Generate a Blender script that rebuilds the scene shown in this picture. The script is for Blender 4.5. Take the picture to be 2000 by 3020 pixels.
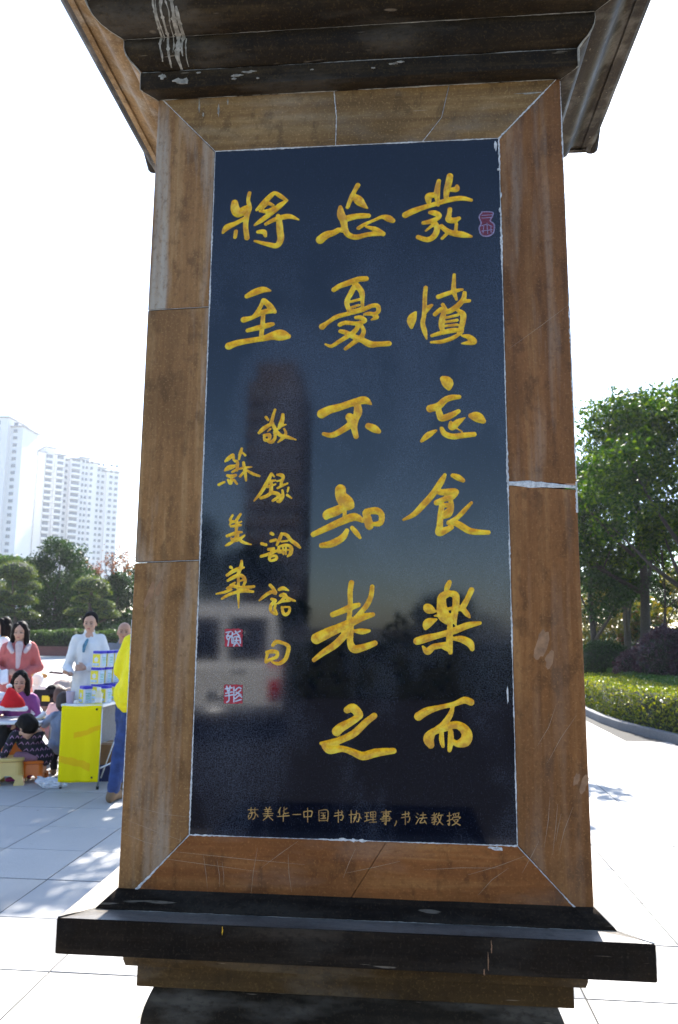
import bpy, bmesh, math, random
import numpy as np
from mathutils import Vector, Matrix, noise as mnoise

for _o in list(bpy.data.objects): bpy.data.objects.remove(_o)
SC = bpy.context.scene
COL = SC.collection
R = math.radians

# ------------------------------------------------------------------ camera, sky, sun, exposure
FPX, YAW, PITCH, ROLL = 2192.8, 0.0868, 0.1545, 0.0093      # focal length in px of a 2000x3020 frame
CAM = np.array([0.0, -2.4, 1.6])
_f = np.array([-math.sin(YAW)*math.cos(PITCH), math.cos(YAW)*math.cos(PITCH), math.sin(PITCH)])
_r0 = np.array([math.cos(YAW), math.sin(YAW), 0.0]); _u0 = np.cross(_r0, _f)
_r = math.cos(ROLL)*_r0 + math.sin(ROLL)*_u0; _u = -math.sin(ROLL)*_r0 + math.cos(ROLL)*_u0
cam = bpy.data.cameras.new('camera'); camo = bpy.data.objects.new('camera', cam); COL.objects.link(camo)
cam.sensor_fit = 'VERTICAL'; cam.sensor_height = 23.6; cam.lens = FPX/3020*23.6
cam.clip_start = 0.05; cam.clip_end = 5000
camo.matrix_world = Matrix(((_r[0], _u[0], -_f[0], CAM[0]), (_r[1], _u[1], -_f[1], CAM[1]), (_r[2], _u[2], -_f[2], CAM[2]), (0, 0, 0, 1)))
cam.dof.use_dof = True; cam.dof.focus_distance = 2.65; cam.dof.aperture_fstop = 3.2
SC.camera = camo

SUN_EL, SUN_AZ = R(41), R(3.5)           # azimuth measured from +Y towards +X
world = bpy.data.worlds.new('World'); SC.world = world; world.use_nodes = True
wn = world.node_tree; wn.nodes.clear()
wo = wn.nodes.new('ShaderNodeOutputWorld'); wb = wn.nodes.new('ShaderNodeBackground'); ws = wn.nodes.new('ShaderNodeTexSky')
ws.sky_type = 'NISHITA'; ws.sun_disc = False; ws.sun_elevation = SUN_EL; ws.sun_rotation = SUN_AZ
ws.air_density = 1.0; ws.dust_density = 0.7; ws.ozone_density = 3.5; ws.altitude = 100
wb.inputs['Strength'].default_value = 0.108
wn.links.new(ws.outputs[0], wb.inputs[0]); wn.links.new(wb.outputs[0], wo.inputs[0])
sun = bpy.data.lights.new('sun', 'SUN'); suno = bpy.data.objects.new('sun', sun); COL.objects.link(suno)
sun.energy = 5.0; sun.angle = R(0.55); sun.color = (1.0, 0.95, 0.87)
_sd = Vector((math.sin(SUN_AZ)*math.cos(SUN_EL), math.cos(SUN_AZ)*math.cos(SUN_EL), math.sin(SUN_EL)))
suno.rotation_euler = _sd.to_track_quat('Z', 'Y').to_euler()
vs = SC.view_settings; vs.view_transform = 'Standard'; vs.look = 'None'; vs.gamma = 1.0; vs.use_curve_mapping = False
vs.exposure = 1.88
SC.cycles.use_denoising = True
SC.cycles.max_bounces = 8; SC.cycles.diffuse_bounces = 4; SC.cycles.transparent_max_bounces = 16
SC.cycles.volume_bounces = 1; SC.cycles.sample_clamp_indirect = 6.0
SC.cycles.use_adaptive_sampling = True; SC.cycles.adaptive_threshold = 0.012

# ------------------------------------------------------------------ helpers
def ray(px, py): return _f + _r*(px-1000)/FPX - _u*(py-1510)/FPX
def at(px, py, y):                       # the point of the plane y = const seen at a photograph position
    d = ray(px, py); return CAM + d*(y-CAM[1])/d[1]
def gnd(px, py, z=0.0):
    d = ray(px, py); return CAM + d*(z-CAM[2])/d[2]
def proj(p):
    d = np.asarray(p, float)-CAM; k = d@_f
    return 1000+FPX*(d@_r)/k, 1510-FPX*(d@_u)/k

def tag(o, label=None, cat=None, group=None, kind=None):
    if label: o['label'] = label
    if cat: o['category'] = cat
    if group: o['group'] = group
    if kind: o['kind'] = kind
    return o
def empty(name, loc=(0, 0, 0), rz=0.0):
    o = bpy.data.objects.new(name, None); COL.objects.link(o)
    o.location = Vector([float(c) for c in loc]); o.rotation_euler = (0, 0, rz); o.empty_display_size = 0.1
    return o
def link(name, me, mat=None, parent=None, smooth=False):
    o = bpy.data.objects.new(name, me); COL.objects.link(o)
    if mat is not None and not me.materials: me.materials.append(mat)
    if parent is not None: o.parent = parent
    if smooth:
        me.polygons.foreach_set('use_smooth', [True]*len(me.polygons))
    return o
def from_bm(name, bm, mat=None, parent=None, smooth=False):
    me = bpy.data.meshes.new(name); bm.to_mesh(me); bm.free(); return link(name, me, mat, parent, smooth)
def from_np(name, V, Fq, mat=None, parent=None, smooth=False):
    """V (n,3), Fq (m,k) faces of one size"""
    V = np.asarray(V, np.float32); Fq = np.asarray(Fq, np.int32); k = Fq.shape[1]
    me = bpy.data.meshes.new(name)
    me.vertices.add(len(V)); me.vertices.foreach_set('co', V.ravel())
    me.loops.add(Fq.size); me.loops.foreach_set('vertex_index', Fq.ravel())
    me.polygons.add(len(Fq)); me.polygons.foreach_set('loop_start', np.arange(0, Fq.size, k, dtype=np.int32))
    me.polygons.foreach_set('loop_total', np.full(len(Fq), k, np.int32))
    me.update(calc_edges=True); me.validate()
    return link(name, me, mat, parent, smooth)
def bm_box(bm, lo, hi, bevel=0.0):
    vs_ = [bm.verts.new((x, y, z)) for z in (lo[2], hi[2]) for y in (lo[1], hi[1]) for x in (lo[0], hi[0])]
    fs = [bm.faces.new([vs_[i] for i in q]) for q in ((0, 2, 3, 1), (4, 5, 7, 6), (0, 1, 5, 4), (2, 6, 7, 3), (0, 4, 6, 2), (1, 3, 7, 5))]
    if bevel > 0:
        es = set(e for f in fs for e in f.edges)
        bmesh.ops.bevel(bm, geom=list(es), offset=bevel, segments=1, affect='EDGES', profile=0.5)
def box(name, lo, hi, mat, parent=None, bevel=0.0):
    bm = bmesh.new(); bm_box(bm, lo, hi, bevel); return from_bm(name, bm, mat, parent)
def prism(name, poly, y0, y1, mat, parent=None, bevel=0.0, axis='y'):
    """poly in (x,z) extruded from y0 (front) to y1"""
    bm = bmesh.new()
    a = [bm.verts.new((p[0], y0, p[1])) for p in poly]; b = [bm.verts.new((p[0], y1, p[1])) for p in poly]
    n = len(poly); front = bm.faces.new(a); bm.faces.new(b[::-1])
    for i in range(n): bm.faces.new((a[i], b[i], b[(i+1) % n], a[(i+1) % n]))
    bmesh.ops.recalc_face_normals(bm, faces=bm.faces[:])
    if bevel: bmesh.ops.bevel(bm, geom=[e for e in bm.edges if e in front.edges], offset=bevel, segments=1, affect='EDGES')
    return from_bm(name, bm, mat, parent)
def tube_np(path, radii, seg=8, caps=True):
    """vertices and quad faces of a tube along a path"""
    P = [Vector(p) for p in path]; V = []; Fq = []
    prev = None
    for i, p in enumerate(P):
        t = (P[min(i+1, len(P)-1)]-P[max(i-1, 0)]).normalized()
        a = prev if prev is not None else (Vector((1, 0, 0)) if abs(t.x) < 0.8 else Vector((0, 1, 0)))
        n = (a-t*a.dot(t)).normalized(); b = t.cross(n); prev = n
        for k in range(seg):
            an = 2*math.pi*k/seg; V.append(p+(n*math.cos(an)+b*math.sin(an))*radii[i])
    for i in range(len(P)-1):
        for k in range(seg):
            k2 = (k+1) % seg; Fq.append((i*seg+k, i*seg+k2, (i+1)*seg+k2, (i+1)*seg+k))
    if caps:
        for base, fl in ((0, True), ((len(P)-1)*seg, False)):
            c = len(V); V.append(P[0] if base == 0 else P[-1])
            for k in range(0, seg, 2):
                k1, k2 = (k+1) % seg, (k+2) % seg
                Fq.append((c, base+k2, base+k1, base+k) if fl else (c, base+k, base+k1, base+k2))
    return V, Fq
def tubes(name, lst, mat, parent=None, seg=8):
    V = []; Fq = []
    for path, rad in lst:
        if not hasattr(rad, '__len__'): rad = [rad]*len(path)
        v, f = tube_np(path, rad, seg); off = len(V); V += [tuple(x) for x in v]; Fq += [tuple(i+off for i in q) for q in f]
    return from_np(name, V, Fq, mat, parent, True)
def lathe(name, prof, mat, parent=None, seg=20, loc=(0, 0, 0)):
    V = []; Fq = []
    for (r_, z) in prof:
        for k in range(seg):
            a = 2*math.pi*k/seg; V.append((loc[0]+r_*math.cos(a), loc[1]+r_*math.sin(a), loc[2]+z))
    for i in range(len(prof)-1):
        for k in range(seg):
            k2 = (k+1) % seg; Fq.append((i*seg+k, i*seg+k2, (i+1)*seg+k2, (i+1)*seg+k))
    return from_np(name, V, Fq, mat, parent, True)
def copy_tree(o, parent=None):
    c = o.copy(); COL.objects.link(c); c.parent = parent
    for ch in o.children: copy_tree(ch, c)
    return c

# ------------------------------------------------------------------ materials
class NT:
    def __init__(s, name):
        s.m = bpy.data.materials.new(name); s.m.use_nodes = True; s.t = s.m.node_tree; s.n = s.t.nodes; s.n.clear()
        s.out = s.n.new('ShaderNodeOutputMaterial'); s.bs = s.n.new('ShaderNodeBsdfPrincipled'); s.L(s.bs.outputs[0], s.out.inputs[0])
        s.tc = s.n.new('ShaderNodeTexCoord')
    def L(s, a, b): s.t.links.new(a, b)
    def set(s, **k):
        for a, v in k.items():
            i = s.bs.inputs[a.replace('_', ' ')]
            if hasattr(v, 'links'): s.L(v, i)
            elif isinstance(v, tuple): i.default_value = (*v, 1) if len(v) == 3 and i.type == 'RGBA' else v
            else: i.default_value = v
        return s
    def vec(s, scale=(1, 1, 1), loc=(0, 0, 0), rot=(0, 0, 0), src='Object'):
        m = s.n.new('ShaderNodeMapping'); s.L(s.tc.outputs[src], m.inputs[0])
        m.inputs['Scale'].default_value = scale; m.inputs['Location'].default_value = loc; m.inputs['Rotation'].default_value = rot
        return m.outputs[0]
    def noise(s, scale=5, detail=4, rough=0.55, vec=None, dist=0.0):
        t = s.n.new('ShaderNodeTexNoise'); t.inputs['Scale'].default_value = scale; t.inputs['Detail'].default_value = detail
        t.inputs['Roughness'].default_value = rough; t.inputs['Distortion'].default_value = dist
        s.L(vec if vec is not None else s.tc.outputs['Object'], t.inputs['Vector']); return t.outputs[0]
    def voronoi(s, scale=5, vec=None, feature='F1', out=0):
        t = s.n.new('ShaderNodeTexVoronoi'); t.feature = feature; t.inputs['Scale'].default_value = scale
        s.L(vec if vec is not None else s.tc.outputs['Object'], t.inputs['Vector']); return t.outputs[out]
    def ramp(s, fac, stops, interp='LINEAR'):
        r = s.n.new('ShaderNodeValToRGB'); r.color_ramp.interpolation = interp; e = r.color_ramp.elements
        while len(e) < len(stops): e.new(0.5)
        for i, (p, c) in enumerate(stops):
            e[i].position = p; e[i].color = (c, c, c, 1) if not hasattr(c, '__len__') else (*c, 1)
        s.L(fac, r.inputs[0]); return r.outputs[0]
    def mix(s, fac, a, b, mode='MIX'):
        m = s.n.new('ShaderNodeMix'); m.data_type = 'RGBA'; m.blend_type = mode
        for i, v in ((0, fac), (6, a), (7, b)):
            if hasattr(v, 'links'): s.L(v, m.inputs[i])
            else: m.inputs[i].default_value = v if i == 0 else (*v, 1)
        return m.outputs[2]
    def math(s, op, a, b=0.0, clamp=False):
        m = s.n.new('ShaderNodeMath'); m.operation = op; m.use_clamp = clamp
        for i, v in ((0, a), (1, b)):
            if hasattr(v, 'links'): s.L(v, m.inputs[i])
            else: m.inputs[i].default_value = v
        return m.outputs[0]
    def sep(s, vec=None):
        x = s.n.new('ShaderNodeSeparateXYZ'); s.L(vec if vec is not None else s.tc.outputs['Object'], x.inputs[0]); return x.outputs
    def bump(s, h, strength=0.3, dist=0.01):
        b = s.n.new('ShaderNodeBump'); b.inputs['Strength'].default_value = strength; b.inputs['Distance'].default_value = dist
        s.L(h, b.inputs['Height']); s.L(b.outputs[0], s.bs.inputs['Normal']); return s

def plain(name, col, rough=0.6, var=0.12, scale=30, bump=0.15, metallic=0.0, spec=0.5):
    t = NT(name); n = t.noise(scale, 4)
    a = tuple(c*(1-var) for c in col); b = tuple(min(1, c*(1+var)) for c in col)
    t.set(Base_Color=t.ramp(n, [(0.3, a), (0.7, b)]), Roughness=rough, Metallic=metallic, Specular_IOR_Level=spec)
    if bump: t.bump(n, bump, 0.004)
    return t.m

def stone_mat(name, c0, c1, c2, grain='z', grime=0.0, seed=0.0, pale=0.25, rough=0.62, spec=0.2):
    """veined sandstone, grain running along one axis; grime is dark weathering in patches"""
    t = NT(name)
    sc = {'z': (26, 26, 1.1), 'x': (1.1, 20, 26), 'y': (26, 1.1, 26)}[grain]
    v = t.vec(sc, (seed, seed*2.1, seed*.7))
    n1 = t.noise(1.0, 6, 0.62, v, 0.5)
    col = t.ramp(n1, [(0.28, c0), (0.5, c1), (0.74, c2)])
    n2 = t.noise(2.3, 5, 0.6, t.vec((1, 1, 1), (seed*3, 1, seed)))
    col = t.mix(t.ramp(n2, [(0.42, 0.0), (0.62, 0.7)]), col, tuple(c*0.55 for c in c1))
    # mottled darker blotches like water marks
    n3 = t.noise(9, 4, 0.6, t.vec((1.6, 1.6, .8), (seed, 5, 2)))
    col = t.mix(t.ramp(n3, [(0.54, 0.0), (0.62, 0.5)]), col, tuple(c*0.5 for c in c0))
    # pale grey streaks
    n4 = t.noise(1.0, 4, 0.55, t.vec((9, 9, .7) if grain != 'x' else (2.2, 9, 7), (seed+7, 3, 1)))
    col = t.mix(t.ramp(n4, [(0.50, 0.0), (0.64, pale)]), col, (0.40, 0.345, 0.275))
    if grime > 0:
        n5 = t.noise(2.2, 6, 0.62, t.vec((.9, 1, 2.2), (seed*2, 4, 8)))
        n5b = t.noise(14, 4, 0.6, t.vec((.5, 1, 2), (seed, 1, 3)))
        k = t.math('ADD', n5, t.math('MULTIPLY', n5b, 0.35))
        col = t.mix(t.ramp(k, [(0.78-grime*.55, grime), (1.02-grime*.35, grime*.45)]), col, (0.011, 0.010, 0.009))
    # fine scratches
    sv = t.vec((5, 5, 60) if grain == 'x' else (60, 60, 3.0), (seed, 2, 9), (0.0, 0.35 if grain == 'x' else 0.12, 0.0))
    n6 = t.noise(1.0, 2, 0.5, sv)
    col = t.mix(t.ramp(n6, [(0.715, 0.0), (0.74, 0.4)]), col, (0.33, 0.26, 0.19))
    n8 = t.noise(46, 4, .65, t.vec((1.6, 1.6, .8) if grain != 'x' else (.8, 1.6, 1.6), (seed, 1, 6)))
    col = t.mix(t.ramp(n8, [(0.50, 0.0), (0.70, 0.55)]), col, tuple(c*0.42 for c in c1))
    n9 = t.noise(130, 2, .6)
    col = t.mix(t.ramp(n9, [(0.55, 0.0), (0.72, 0.30)]), col, tuple(min(1, c*1.35) for c in c2))
    pit = t.voronoi(160); n7 = t.noise(220, 3)
    t.set(Base_Color=col, Roughness=t.ramp(n2, [(0.3, rough-.12), (0.7, rough+.12)]), Specular_IOR_Level=spec)
    t.bump(t.math('ADD', t.math('MULTIPLY', n1, 0.4), t.math('ADD', t.math('MULTIPLY', n7, .35), t.math('MULTIPLY', n8, .4))), 0.30, 0.003)
    return t.m
# ------------------------------------------------------------------ the stone pillar
PL, PR, PD = -0.8901, 0.5574, 0.56            # left, right, depth of the shaft
PXL, PXR, PZT, PZB = -0.6684, 0.3386, 3.2927, 0.9571   # inscription panel
PCX, PCY = (PL+PR)/2, PD/2
BR0, BR1, BR2 = (0.17, 0.076, 0.022), (0.285, 0.134, 0.044), (0.41, 0.24, 0.10)
RR0, RR1, RR2 = (0.14, 0.053, 0.014), (0.235, 0.092, 0.025), (0.34, 0.165, 0.058)
M_fr = [stone_mat('sandstone_upright_%d' % i, *((BR0, BR1, BR2) if i < 3 else (RR0, RR1, RR2)), 'z', 0.0, 1.7*i+.3, [.85, .7, .5, .4, .15][i], .45) for i in range(5)]
M_rail_b = stone_mat('sandstone_rail', (0.16, 0.050, 0.010), (0.27, 0.088, 0.018), (0.37, 0.16, 0.045), 'x', 0.12, 3.1, 0.15)
M_rail_t = stone_mat('sandstone_rail_weathered', (0.19, 0.090, 0.022), (0.33, 0.175, 0.055), (0.48, 0.30, 0.13), 'x', 0.45, 5.2, 0.3)
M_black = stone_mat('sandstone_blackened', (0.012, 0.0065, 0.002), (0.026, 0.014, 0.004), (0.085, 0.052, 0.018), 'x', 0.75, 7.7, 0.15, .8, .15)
M_side = stone_mat('sandstone_bounce_lit', (0.22, 0.115, 0.042), (0.35, 0.20, 0.08), (0.47, 0.33, 0.18), 'y', 0.15, 9.1, 0.45)  # left eave stones; warm bounce from the ground is put into this colour
M_side_d = stone_mat('sandstone_dark_side', (0.028, 0.017, 0.008), (0.052, 0.032, 0.016), (0.10, 0.068, 0.038), 'y', 0.6, 4.4, 0.35)
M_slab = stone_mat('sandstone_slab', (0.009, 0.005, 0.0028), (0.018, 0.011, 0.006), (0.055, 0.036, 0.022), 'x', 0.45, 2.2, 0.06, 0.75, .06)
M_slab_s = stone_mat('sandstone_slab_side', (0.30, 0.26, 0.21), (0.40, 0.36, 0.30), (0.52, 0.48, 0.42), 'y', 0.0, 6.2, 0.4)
M_low = stone_mat('sandstone_low', (0.06, 0.030, 0.007), (0.10, 0.052, 0.013), (0.15, 0.09, 0.03), 'x', 0.5, 8.3, 0.15, .8, .15)
M_foot = stone_mat('sandstone_foot', (0.014, 0.009, 0.004), (0.025, 0.016, 0.007), (0.06, 0.042, 0.025), 'x', 0.6, 1.3, 0.3, .8, .15)
def _mortar():
    t = NT('lime_mortar'); n = t.noise(90, 4)
    t.set(Base_Color=t.ramp(n, [(0.3, (0.30, 0.29, 0.28)), (0.6, (0.62, 0.60, 0.58))]), Roughness=0.9); t.bump(n, 0.5, 0.002); return t.m
M_mortar = _mortar()
def _lime():
    t = NT('lime_bloom'); n = t.noise(60, 4)
    t.set(Base_Color=t.ramp(n, [(0.3, (0.13, 0.115, 0.09)), (0.65, (0.36, 0.325, 0.27))]), Roughness=0.9); t.bump(n, 0.4, 0.001); return t.m
M_lime = _lime()

pillar = empty('stone_pillar', (PCX, PCY, 0.0))
tag(pillar, 'tall brown stone pillar with moulded eave framing a black inscribed granite panel', 'pillar', kind='thing')
PM = Matrix.Translation((-PCX, -PCY, 0))
def P_(o):                               # part of the pillar: meshes are laid out in world coordinates
    o.parent = pillar; o.matrix_parent_inverse = PM.copy(); return o
P_(box('core', (PL+.03, .034, .70), (PR-.03, PD-.03, 3.62), M_side_d)); P_(box('core', (PL+.14, .14, -.02), (PR-.14, PD-.14, .70), M_side_d))

# frame stones: each a slab of sandstone with its own edges, gaps filled with pale mortar
G = 0.0022
ZB, ZT = 0.770, 3.515
dl, dr = PXL-PL, PR-PXR
def fstone(poly, mat, name='frame_stone', y0=0.0):
    cx = sum(p[0] for p in poly)/len(poly); cz = sum(p[1] for p in poly)/len(poly)
    q = []
    for x, z in poly:
        q.append((x+math.copysign(min(G, abs(x-cx)), cx-x), z+math.copysign(min(G, abs(z-cz)), cz-z)))
    return P_(prism(name, q, y0, .04, mat, None, 0.0016))
bl = 0.190                               # the mitre runs 45 degrees down until the chamfer cuts it
xl_b = PXL-(PZB-ZB)*0.97; xr_b = PXR+(PZB-ZB)*0.97; xl_t = PXL-(ZT-PZT)*0.94; xr_t = PXR+(ZT-PZT)*0.94
zl1, zl2, zr1 = 2.700, 1.812, 2.050
fstone([(PL, ZT), (PL, zl1-.006), (PXL, zl1), (PXL, PZT), (xl_t, ZT)], M_fr[0])
fstone([(PL, zl1-.006), (PL, zl2-.004), (PXL, zl2+.004), (PXL, zl1)], M_fr[1])
fstone([(PL, zl2-.004), (PL, ZB), (xl_b, ZB), (PXL, PZB), (PXL, zl2+.004)], M_fr[2])
fstone([(PR, ZT), (xr_t, ZT), (PXR, PZT), (PXR, zr1+.022), (PR, zr1+.012)], M_fr[3])
fstone([(PR, zr1-.004), (PXR, zr1+.012), (PXR, PZB), (xr_b, ZB), (PR, ZB)], M_fr[4])
def xz(px, py): p = at(px, py, 0.0); return float(p[0]), float(p[2])
# top rail is cracked into three, bottom rail into two
c1t, c1b = xz(985, 275), xz(990, 422); c2t, c2b = xz(1316, 262), xz(1246, 414)
c1t, c2t = (c1t[0], ZT), (c2t[0]+.012, ZT); c1b, c2b = (c1b[0], PZT), (c2b[0], PZT)
c1m, c2m = ((c1t[0]+c1b[0])/2+.006, (ZT+PZT)/2), ((c2t[0]*.7+c2b[0]*.3), (ZT+PZT)/2-.02)
G = 0.0012
fstone([(xl_t, ZT), (PXL, PZT), c1b, c1m, c1t], M_rail_t)
fstone([c1t, c1m, c1b, c2b, c2m, c2t], M_rail_t)
fstone([c2t, c2m, c2b, (PXR, PZT), (xr_t, ZT)], M_rail_t)
b1t, b1b = (xz(1140, 2488)[0], PZB), (xz(1022, 2650)[0], ZB)
G = 0.0007
fstone([(PXL, PZB), (xl_b, ZB), b1b, b1t], M_rail_b)
fstone([b1t, b1b, (xr_b, ZB), (PXR, PZB)], M_rail_b)

# mortar: ragged raised fillets along the joints
def mortar_line(pts, w=0.004, jag=0.5, seed=0, depth=0.0012, step=0.006, name='mortar_fillet'):
    rng = random.Random(seed); P2 = []
    for a, b in zip(pts[:-1], pts[1:]):
        L = math.hypot(b[0]-a[0], b[1]-a[1]); n = max(2, int(L/step))
        for i in range(n): P2.append((a[0]+(b[0]-a[0])*i/n, a[1]+(b[1]-a[1])*i/n))
    P2.append(pts[-1]); V = []; Fq = []
    n = len(P2); wl = wr = w
    for i, p in enumerate(P2):
        q0, q1 = P2[max(0, i-1)], P2[min(n-1, i+1)]; dx, dz = q1[0]-q0[0], q1[1]-q0[1]; l = math.hypot(dx, dz) or 1
        nx, nz = -dz/l, dx/l
        big = mnoise.noise((p[0]*6+seed, p[1]*6, seed*3.1)); lo = 0.45+1.4*max(0, big+.25)
        lo *= .72
        wl = w*lo*(1+jag*rng.uniform(-.7, .9)); wr = w*lo*(1+jag*rng.uniform(-.7, .9))
        V += [(p[0]+nx*wl, -.0002, p[1]+nz*wl), (p[0]+nx*wl*.6, -depth, p[1]+nz*wl*.6), (p[0]-nx*wr*.6, -depth, p[1]-nz*wr*.6), (p[0]-nx*wr, -.0002, p[1]-nz*wr)]
    V = [(min(PR-.0003, max(PL+.0003, v[0])), v[1], v[2]) for v in V]
    for i in range(n-1):
        for k in range(3): Fq.append((4*i+k, 4*i+k+1, 4*i+5+k, 4*i+4+k))
    return P_(from_np(name, V, Fq, M_mortar))
mortar_line([(PXL, PZB), (PXL, PZT)], .0030, .6, 1)
mortar_line([(PXR, PZB), (PXR, PZT)], .0030, .7, 2)
mortar_line([(PXL, PZT), (PXR, PZT)], .0028, .5, 3)
mortar_line([(PXL, PZB), (PXR, PZB)], .0024, .8, 4)
mortar_line([(PXL, PZB), (xl_b, ZB)], .0034, .5, 5)
mortar_line([(PXR, PZB), (xr_b, ZB)], .0032, .7, 6)
mortar_line([(PXL, PZT), (xl_t, ZT)], .0030, .7, 7)
mortar_line([(PXR, PZT), (xr_t, ZT)], .0034, .6, 8)
mortar_line([(PL, zl1-.006), (PXL, zl1)], .0016, .5, 9)
mortar_line([(PL, zl2-.004), (PXL, zl2+.004)], .0014, .5, 10)
mortar_line([(PR, zr1+.003), (PXR+.05, zr1+.015), (PXR, zr1+.017)], .0075, .25, 11, step=.018)
mortar_line([c1t, c1m, c1b], .0017, .7, 12)
mortar_line([c2t, c2m, c2b], .0019, .7, 13)
mortar_line([(PR-.002, zr1+.03), (PR-.0025, 3.50)], .0024, .8, 14)
mortar_line([(PR-.002, zr1-.08), (PR-.002, zr1+.02)], .0045, .6, 15)
mortar_line([(PL+.0015, 1.62), (PL+.0015, .95)], .0014, .8, 16)
# chips of spilled mortar beside the panel, on the rail and on the right upright
def chip(px, py, w, h, seed, mat=None):
    rng = random.Random(seed); c = xz(px, py); n = 9
    poly = [(c[0]+w*math.cos(2*math.pi*k/n)*rng.uniform(.55, 1.2), c[1]+h*math.sin(2*math.pi*k/n)*rng.uniform(.55, 1.2)) for k in range(n)]
    poly = [(min(PR-.0003, max(PL+.0003, a)), b) for a, b in poly]
    P_(prism('mortar_chip', poly, -.0016, .001, mat or M_mortar))
for i, (px, py, w, h) in enumerate([(1010, 2475, .013, .005), (1042, 2478, .007, .006), (1068, 2479, .012, .005), (1470, 2503, .017, .007), (1452, 2500, .014, .004),
        (1733, 2055, .006, .008), (1743, 2350, .006, .009), (1728, 1428, .007, .016), (1478, 575, .004, .012), (1470, 500, .005, .006), (1474, 620, .004, .01), (1497, 2050, .003, .03), (1462, 430, .006, .02)]):
    chip(px, py, w, h, i)
# scratches scored into the frame
rs = random.Random(5)
def scratch(a, b, w=.0007, seed=0):
    mid = ((a[0]+b[0])/2+rs.uniform(-6, 6), (a[1]+b[1])/2+rs.uniform(-6, 6))
    pts = [xz(*a), xz(*mid), xz(*b)]; V = []; Fq = []
    for i, p in enumerate(pts):
        q0, q1 = pts[max(0, i-1)], pts[min(2, i+1)]; dx, dz = q1[0]-q0[0], q1[1]-q0[1]; l = math.hypot(dx, dz) or 1
        ww = w*(1 if i == 1 else .3); V += [(p[0]-dz/l*ww, -.0005, p[1]+dx/l*ww), (p[0]+dz/l*ww, -.0005, p[1]-dx/l*ww)]
    P_(from_np('scratch', V, [(0, 1, 3, 2), (2, 3, 5, 4)], M_scr))
M_scr = plain('scratched_stone', (0.30, 0.21, 0.14), .8)
for a, b in [((600, 2520), (612, 2620)), ((640, 2535), (648, 2615)), ((655, 2540), (660, 2612)), ((470, 2530), (760, 2570)), ((500, 2510), (900, 2550)), ((770, 2560), (880, 2480)),
             ((1012, 2590), (1050, 2500)), ((1020, 2575), (1180, 2540)), ((1250, 2565), (1480, 2560)), ((1380, 2580), (1560, 2520)), ((1540, 2575), (1590, 2480)), ((1605, 2500), (1622, 2350)),
             ((1630, 2520), (1645, 2370)), ((1650, 2510), (1690, 2380)), ((1615, 2250), (1700, 2110)), ((1585, 2200), (1640, 2080)), ((1640, 2480), (1655, 2400)), ((380, 2420), (540, 2480)),
             ((360, 2455), (500, 2500)), ((400, 2380), (560, 2410)), ((1690, 890), (1500, 1030)), ((740, 2640), (760, 2500)), ((1410, 2640), (1500, 2560)), ((860, 2630), (850, 2520))]:
    scratch(a, b)
# pale patches on the right upright
M_pale = plain('worn_patch', (0.26, 0.135, 0.065), .8, .3, 40)
for i, (px, py, w, h) in enumerate([(1598, 1900, .022, .05), (1622, 1945, .014, .03), (1722, 2310, .012, .03), (1700, 2300, .01, .02), (440, 1760, .012, .05), (470, 1735, .012, .03)]):
    rng = random.Random(i+50); c = xz(px, py); n = 16
    poly = [(c[0]+w*math.cos(2*math.pi*k/n)*rng.uniform(.6, 1.15)+.25*h*math.sin(2*math.pi*k/n), c[1]+h*math.sin(2*math.pi*k/n)*rng.uniform(.7, 1.1)) for k in range(n)]
    P_(prism('worn_patch', poly, -.0006, .001, M_pale))

# ------------------------------------------------------------------ inscription panel
def granite():
    t = NT('polished_black_granite')
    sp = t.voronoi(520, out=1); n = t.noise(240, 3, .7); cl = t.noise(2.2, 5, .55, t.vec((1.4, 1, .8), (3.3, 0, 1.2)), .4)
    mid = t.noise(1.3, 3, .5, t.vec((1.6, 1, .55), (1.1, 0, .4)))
    col = t.ramp(n, [(0.36, (0.0010, 0.0012, 0.004)), (0.60, (0.0025, 0.003, 0.008)), (0.72, (0.034, 0.040, 0.060))])  # stone tones carry some blue of the reflected sky
    dust_sheen = t.ramp(t.math('ADD', t.math('MULTIPLY', cl, .6), t.math('MULTIPLY', mid, .4)), [(0.45, 0.0), (0.50, 0.4), (0.64, 1.0)])
    zz = t.ramp(t.math('DIVIDE', t.sep()[2], 4.0), [(0.64, 1.0), (0.79, 0.0)]); dust_sheen = t.math('MULTIPLY', dust_sheen, zz)  # film fades upward to imitate the deeper sky reflected near the top
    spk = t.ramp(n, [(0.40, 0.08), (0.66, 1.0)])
    col = t.mix(t.math('MULTIPLY', dust_sheen, spk), col, (0.060, 0.068, 0.092))
    t.set(Base_Color=col, Roughness=t.math('ADD', t.math('MULTIPLY', dust_sheen, 0.06), t.math('ADD', t.math('MULTIPLY', n, .03), 0.012)), IOR=1.47, Specular_IOR_Level=0.5)
    t.bump(n, 0.02, 0.0004)
    return t.m
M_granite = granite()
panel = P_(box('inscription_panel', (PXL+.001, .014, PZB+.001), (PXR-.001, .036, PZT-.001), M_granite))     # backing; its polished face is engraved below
tag(panel, 'black polished granite panel with gold carved calligraphy')
def sub(o): o.parent = panel; return o

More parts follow.
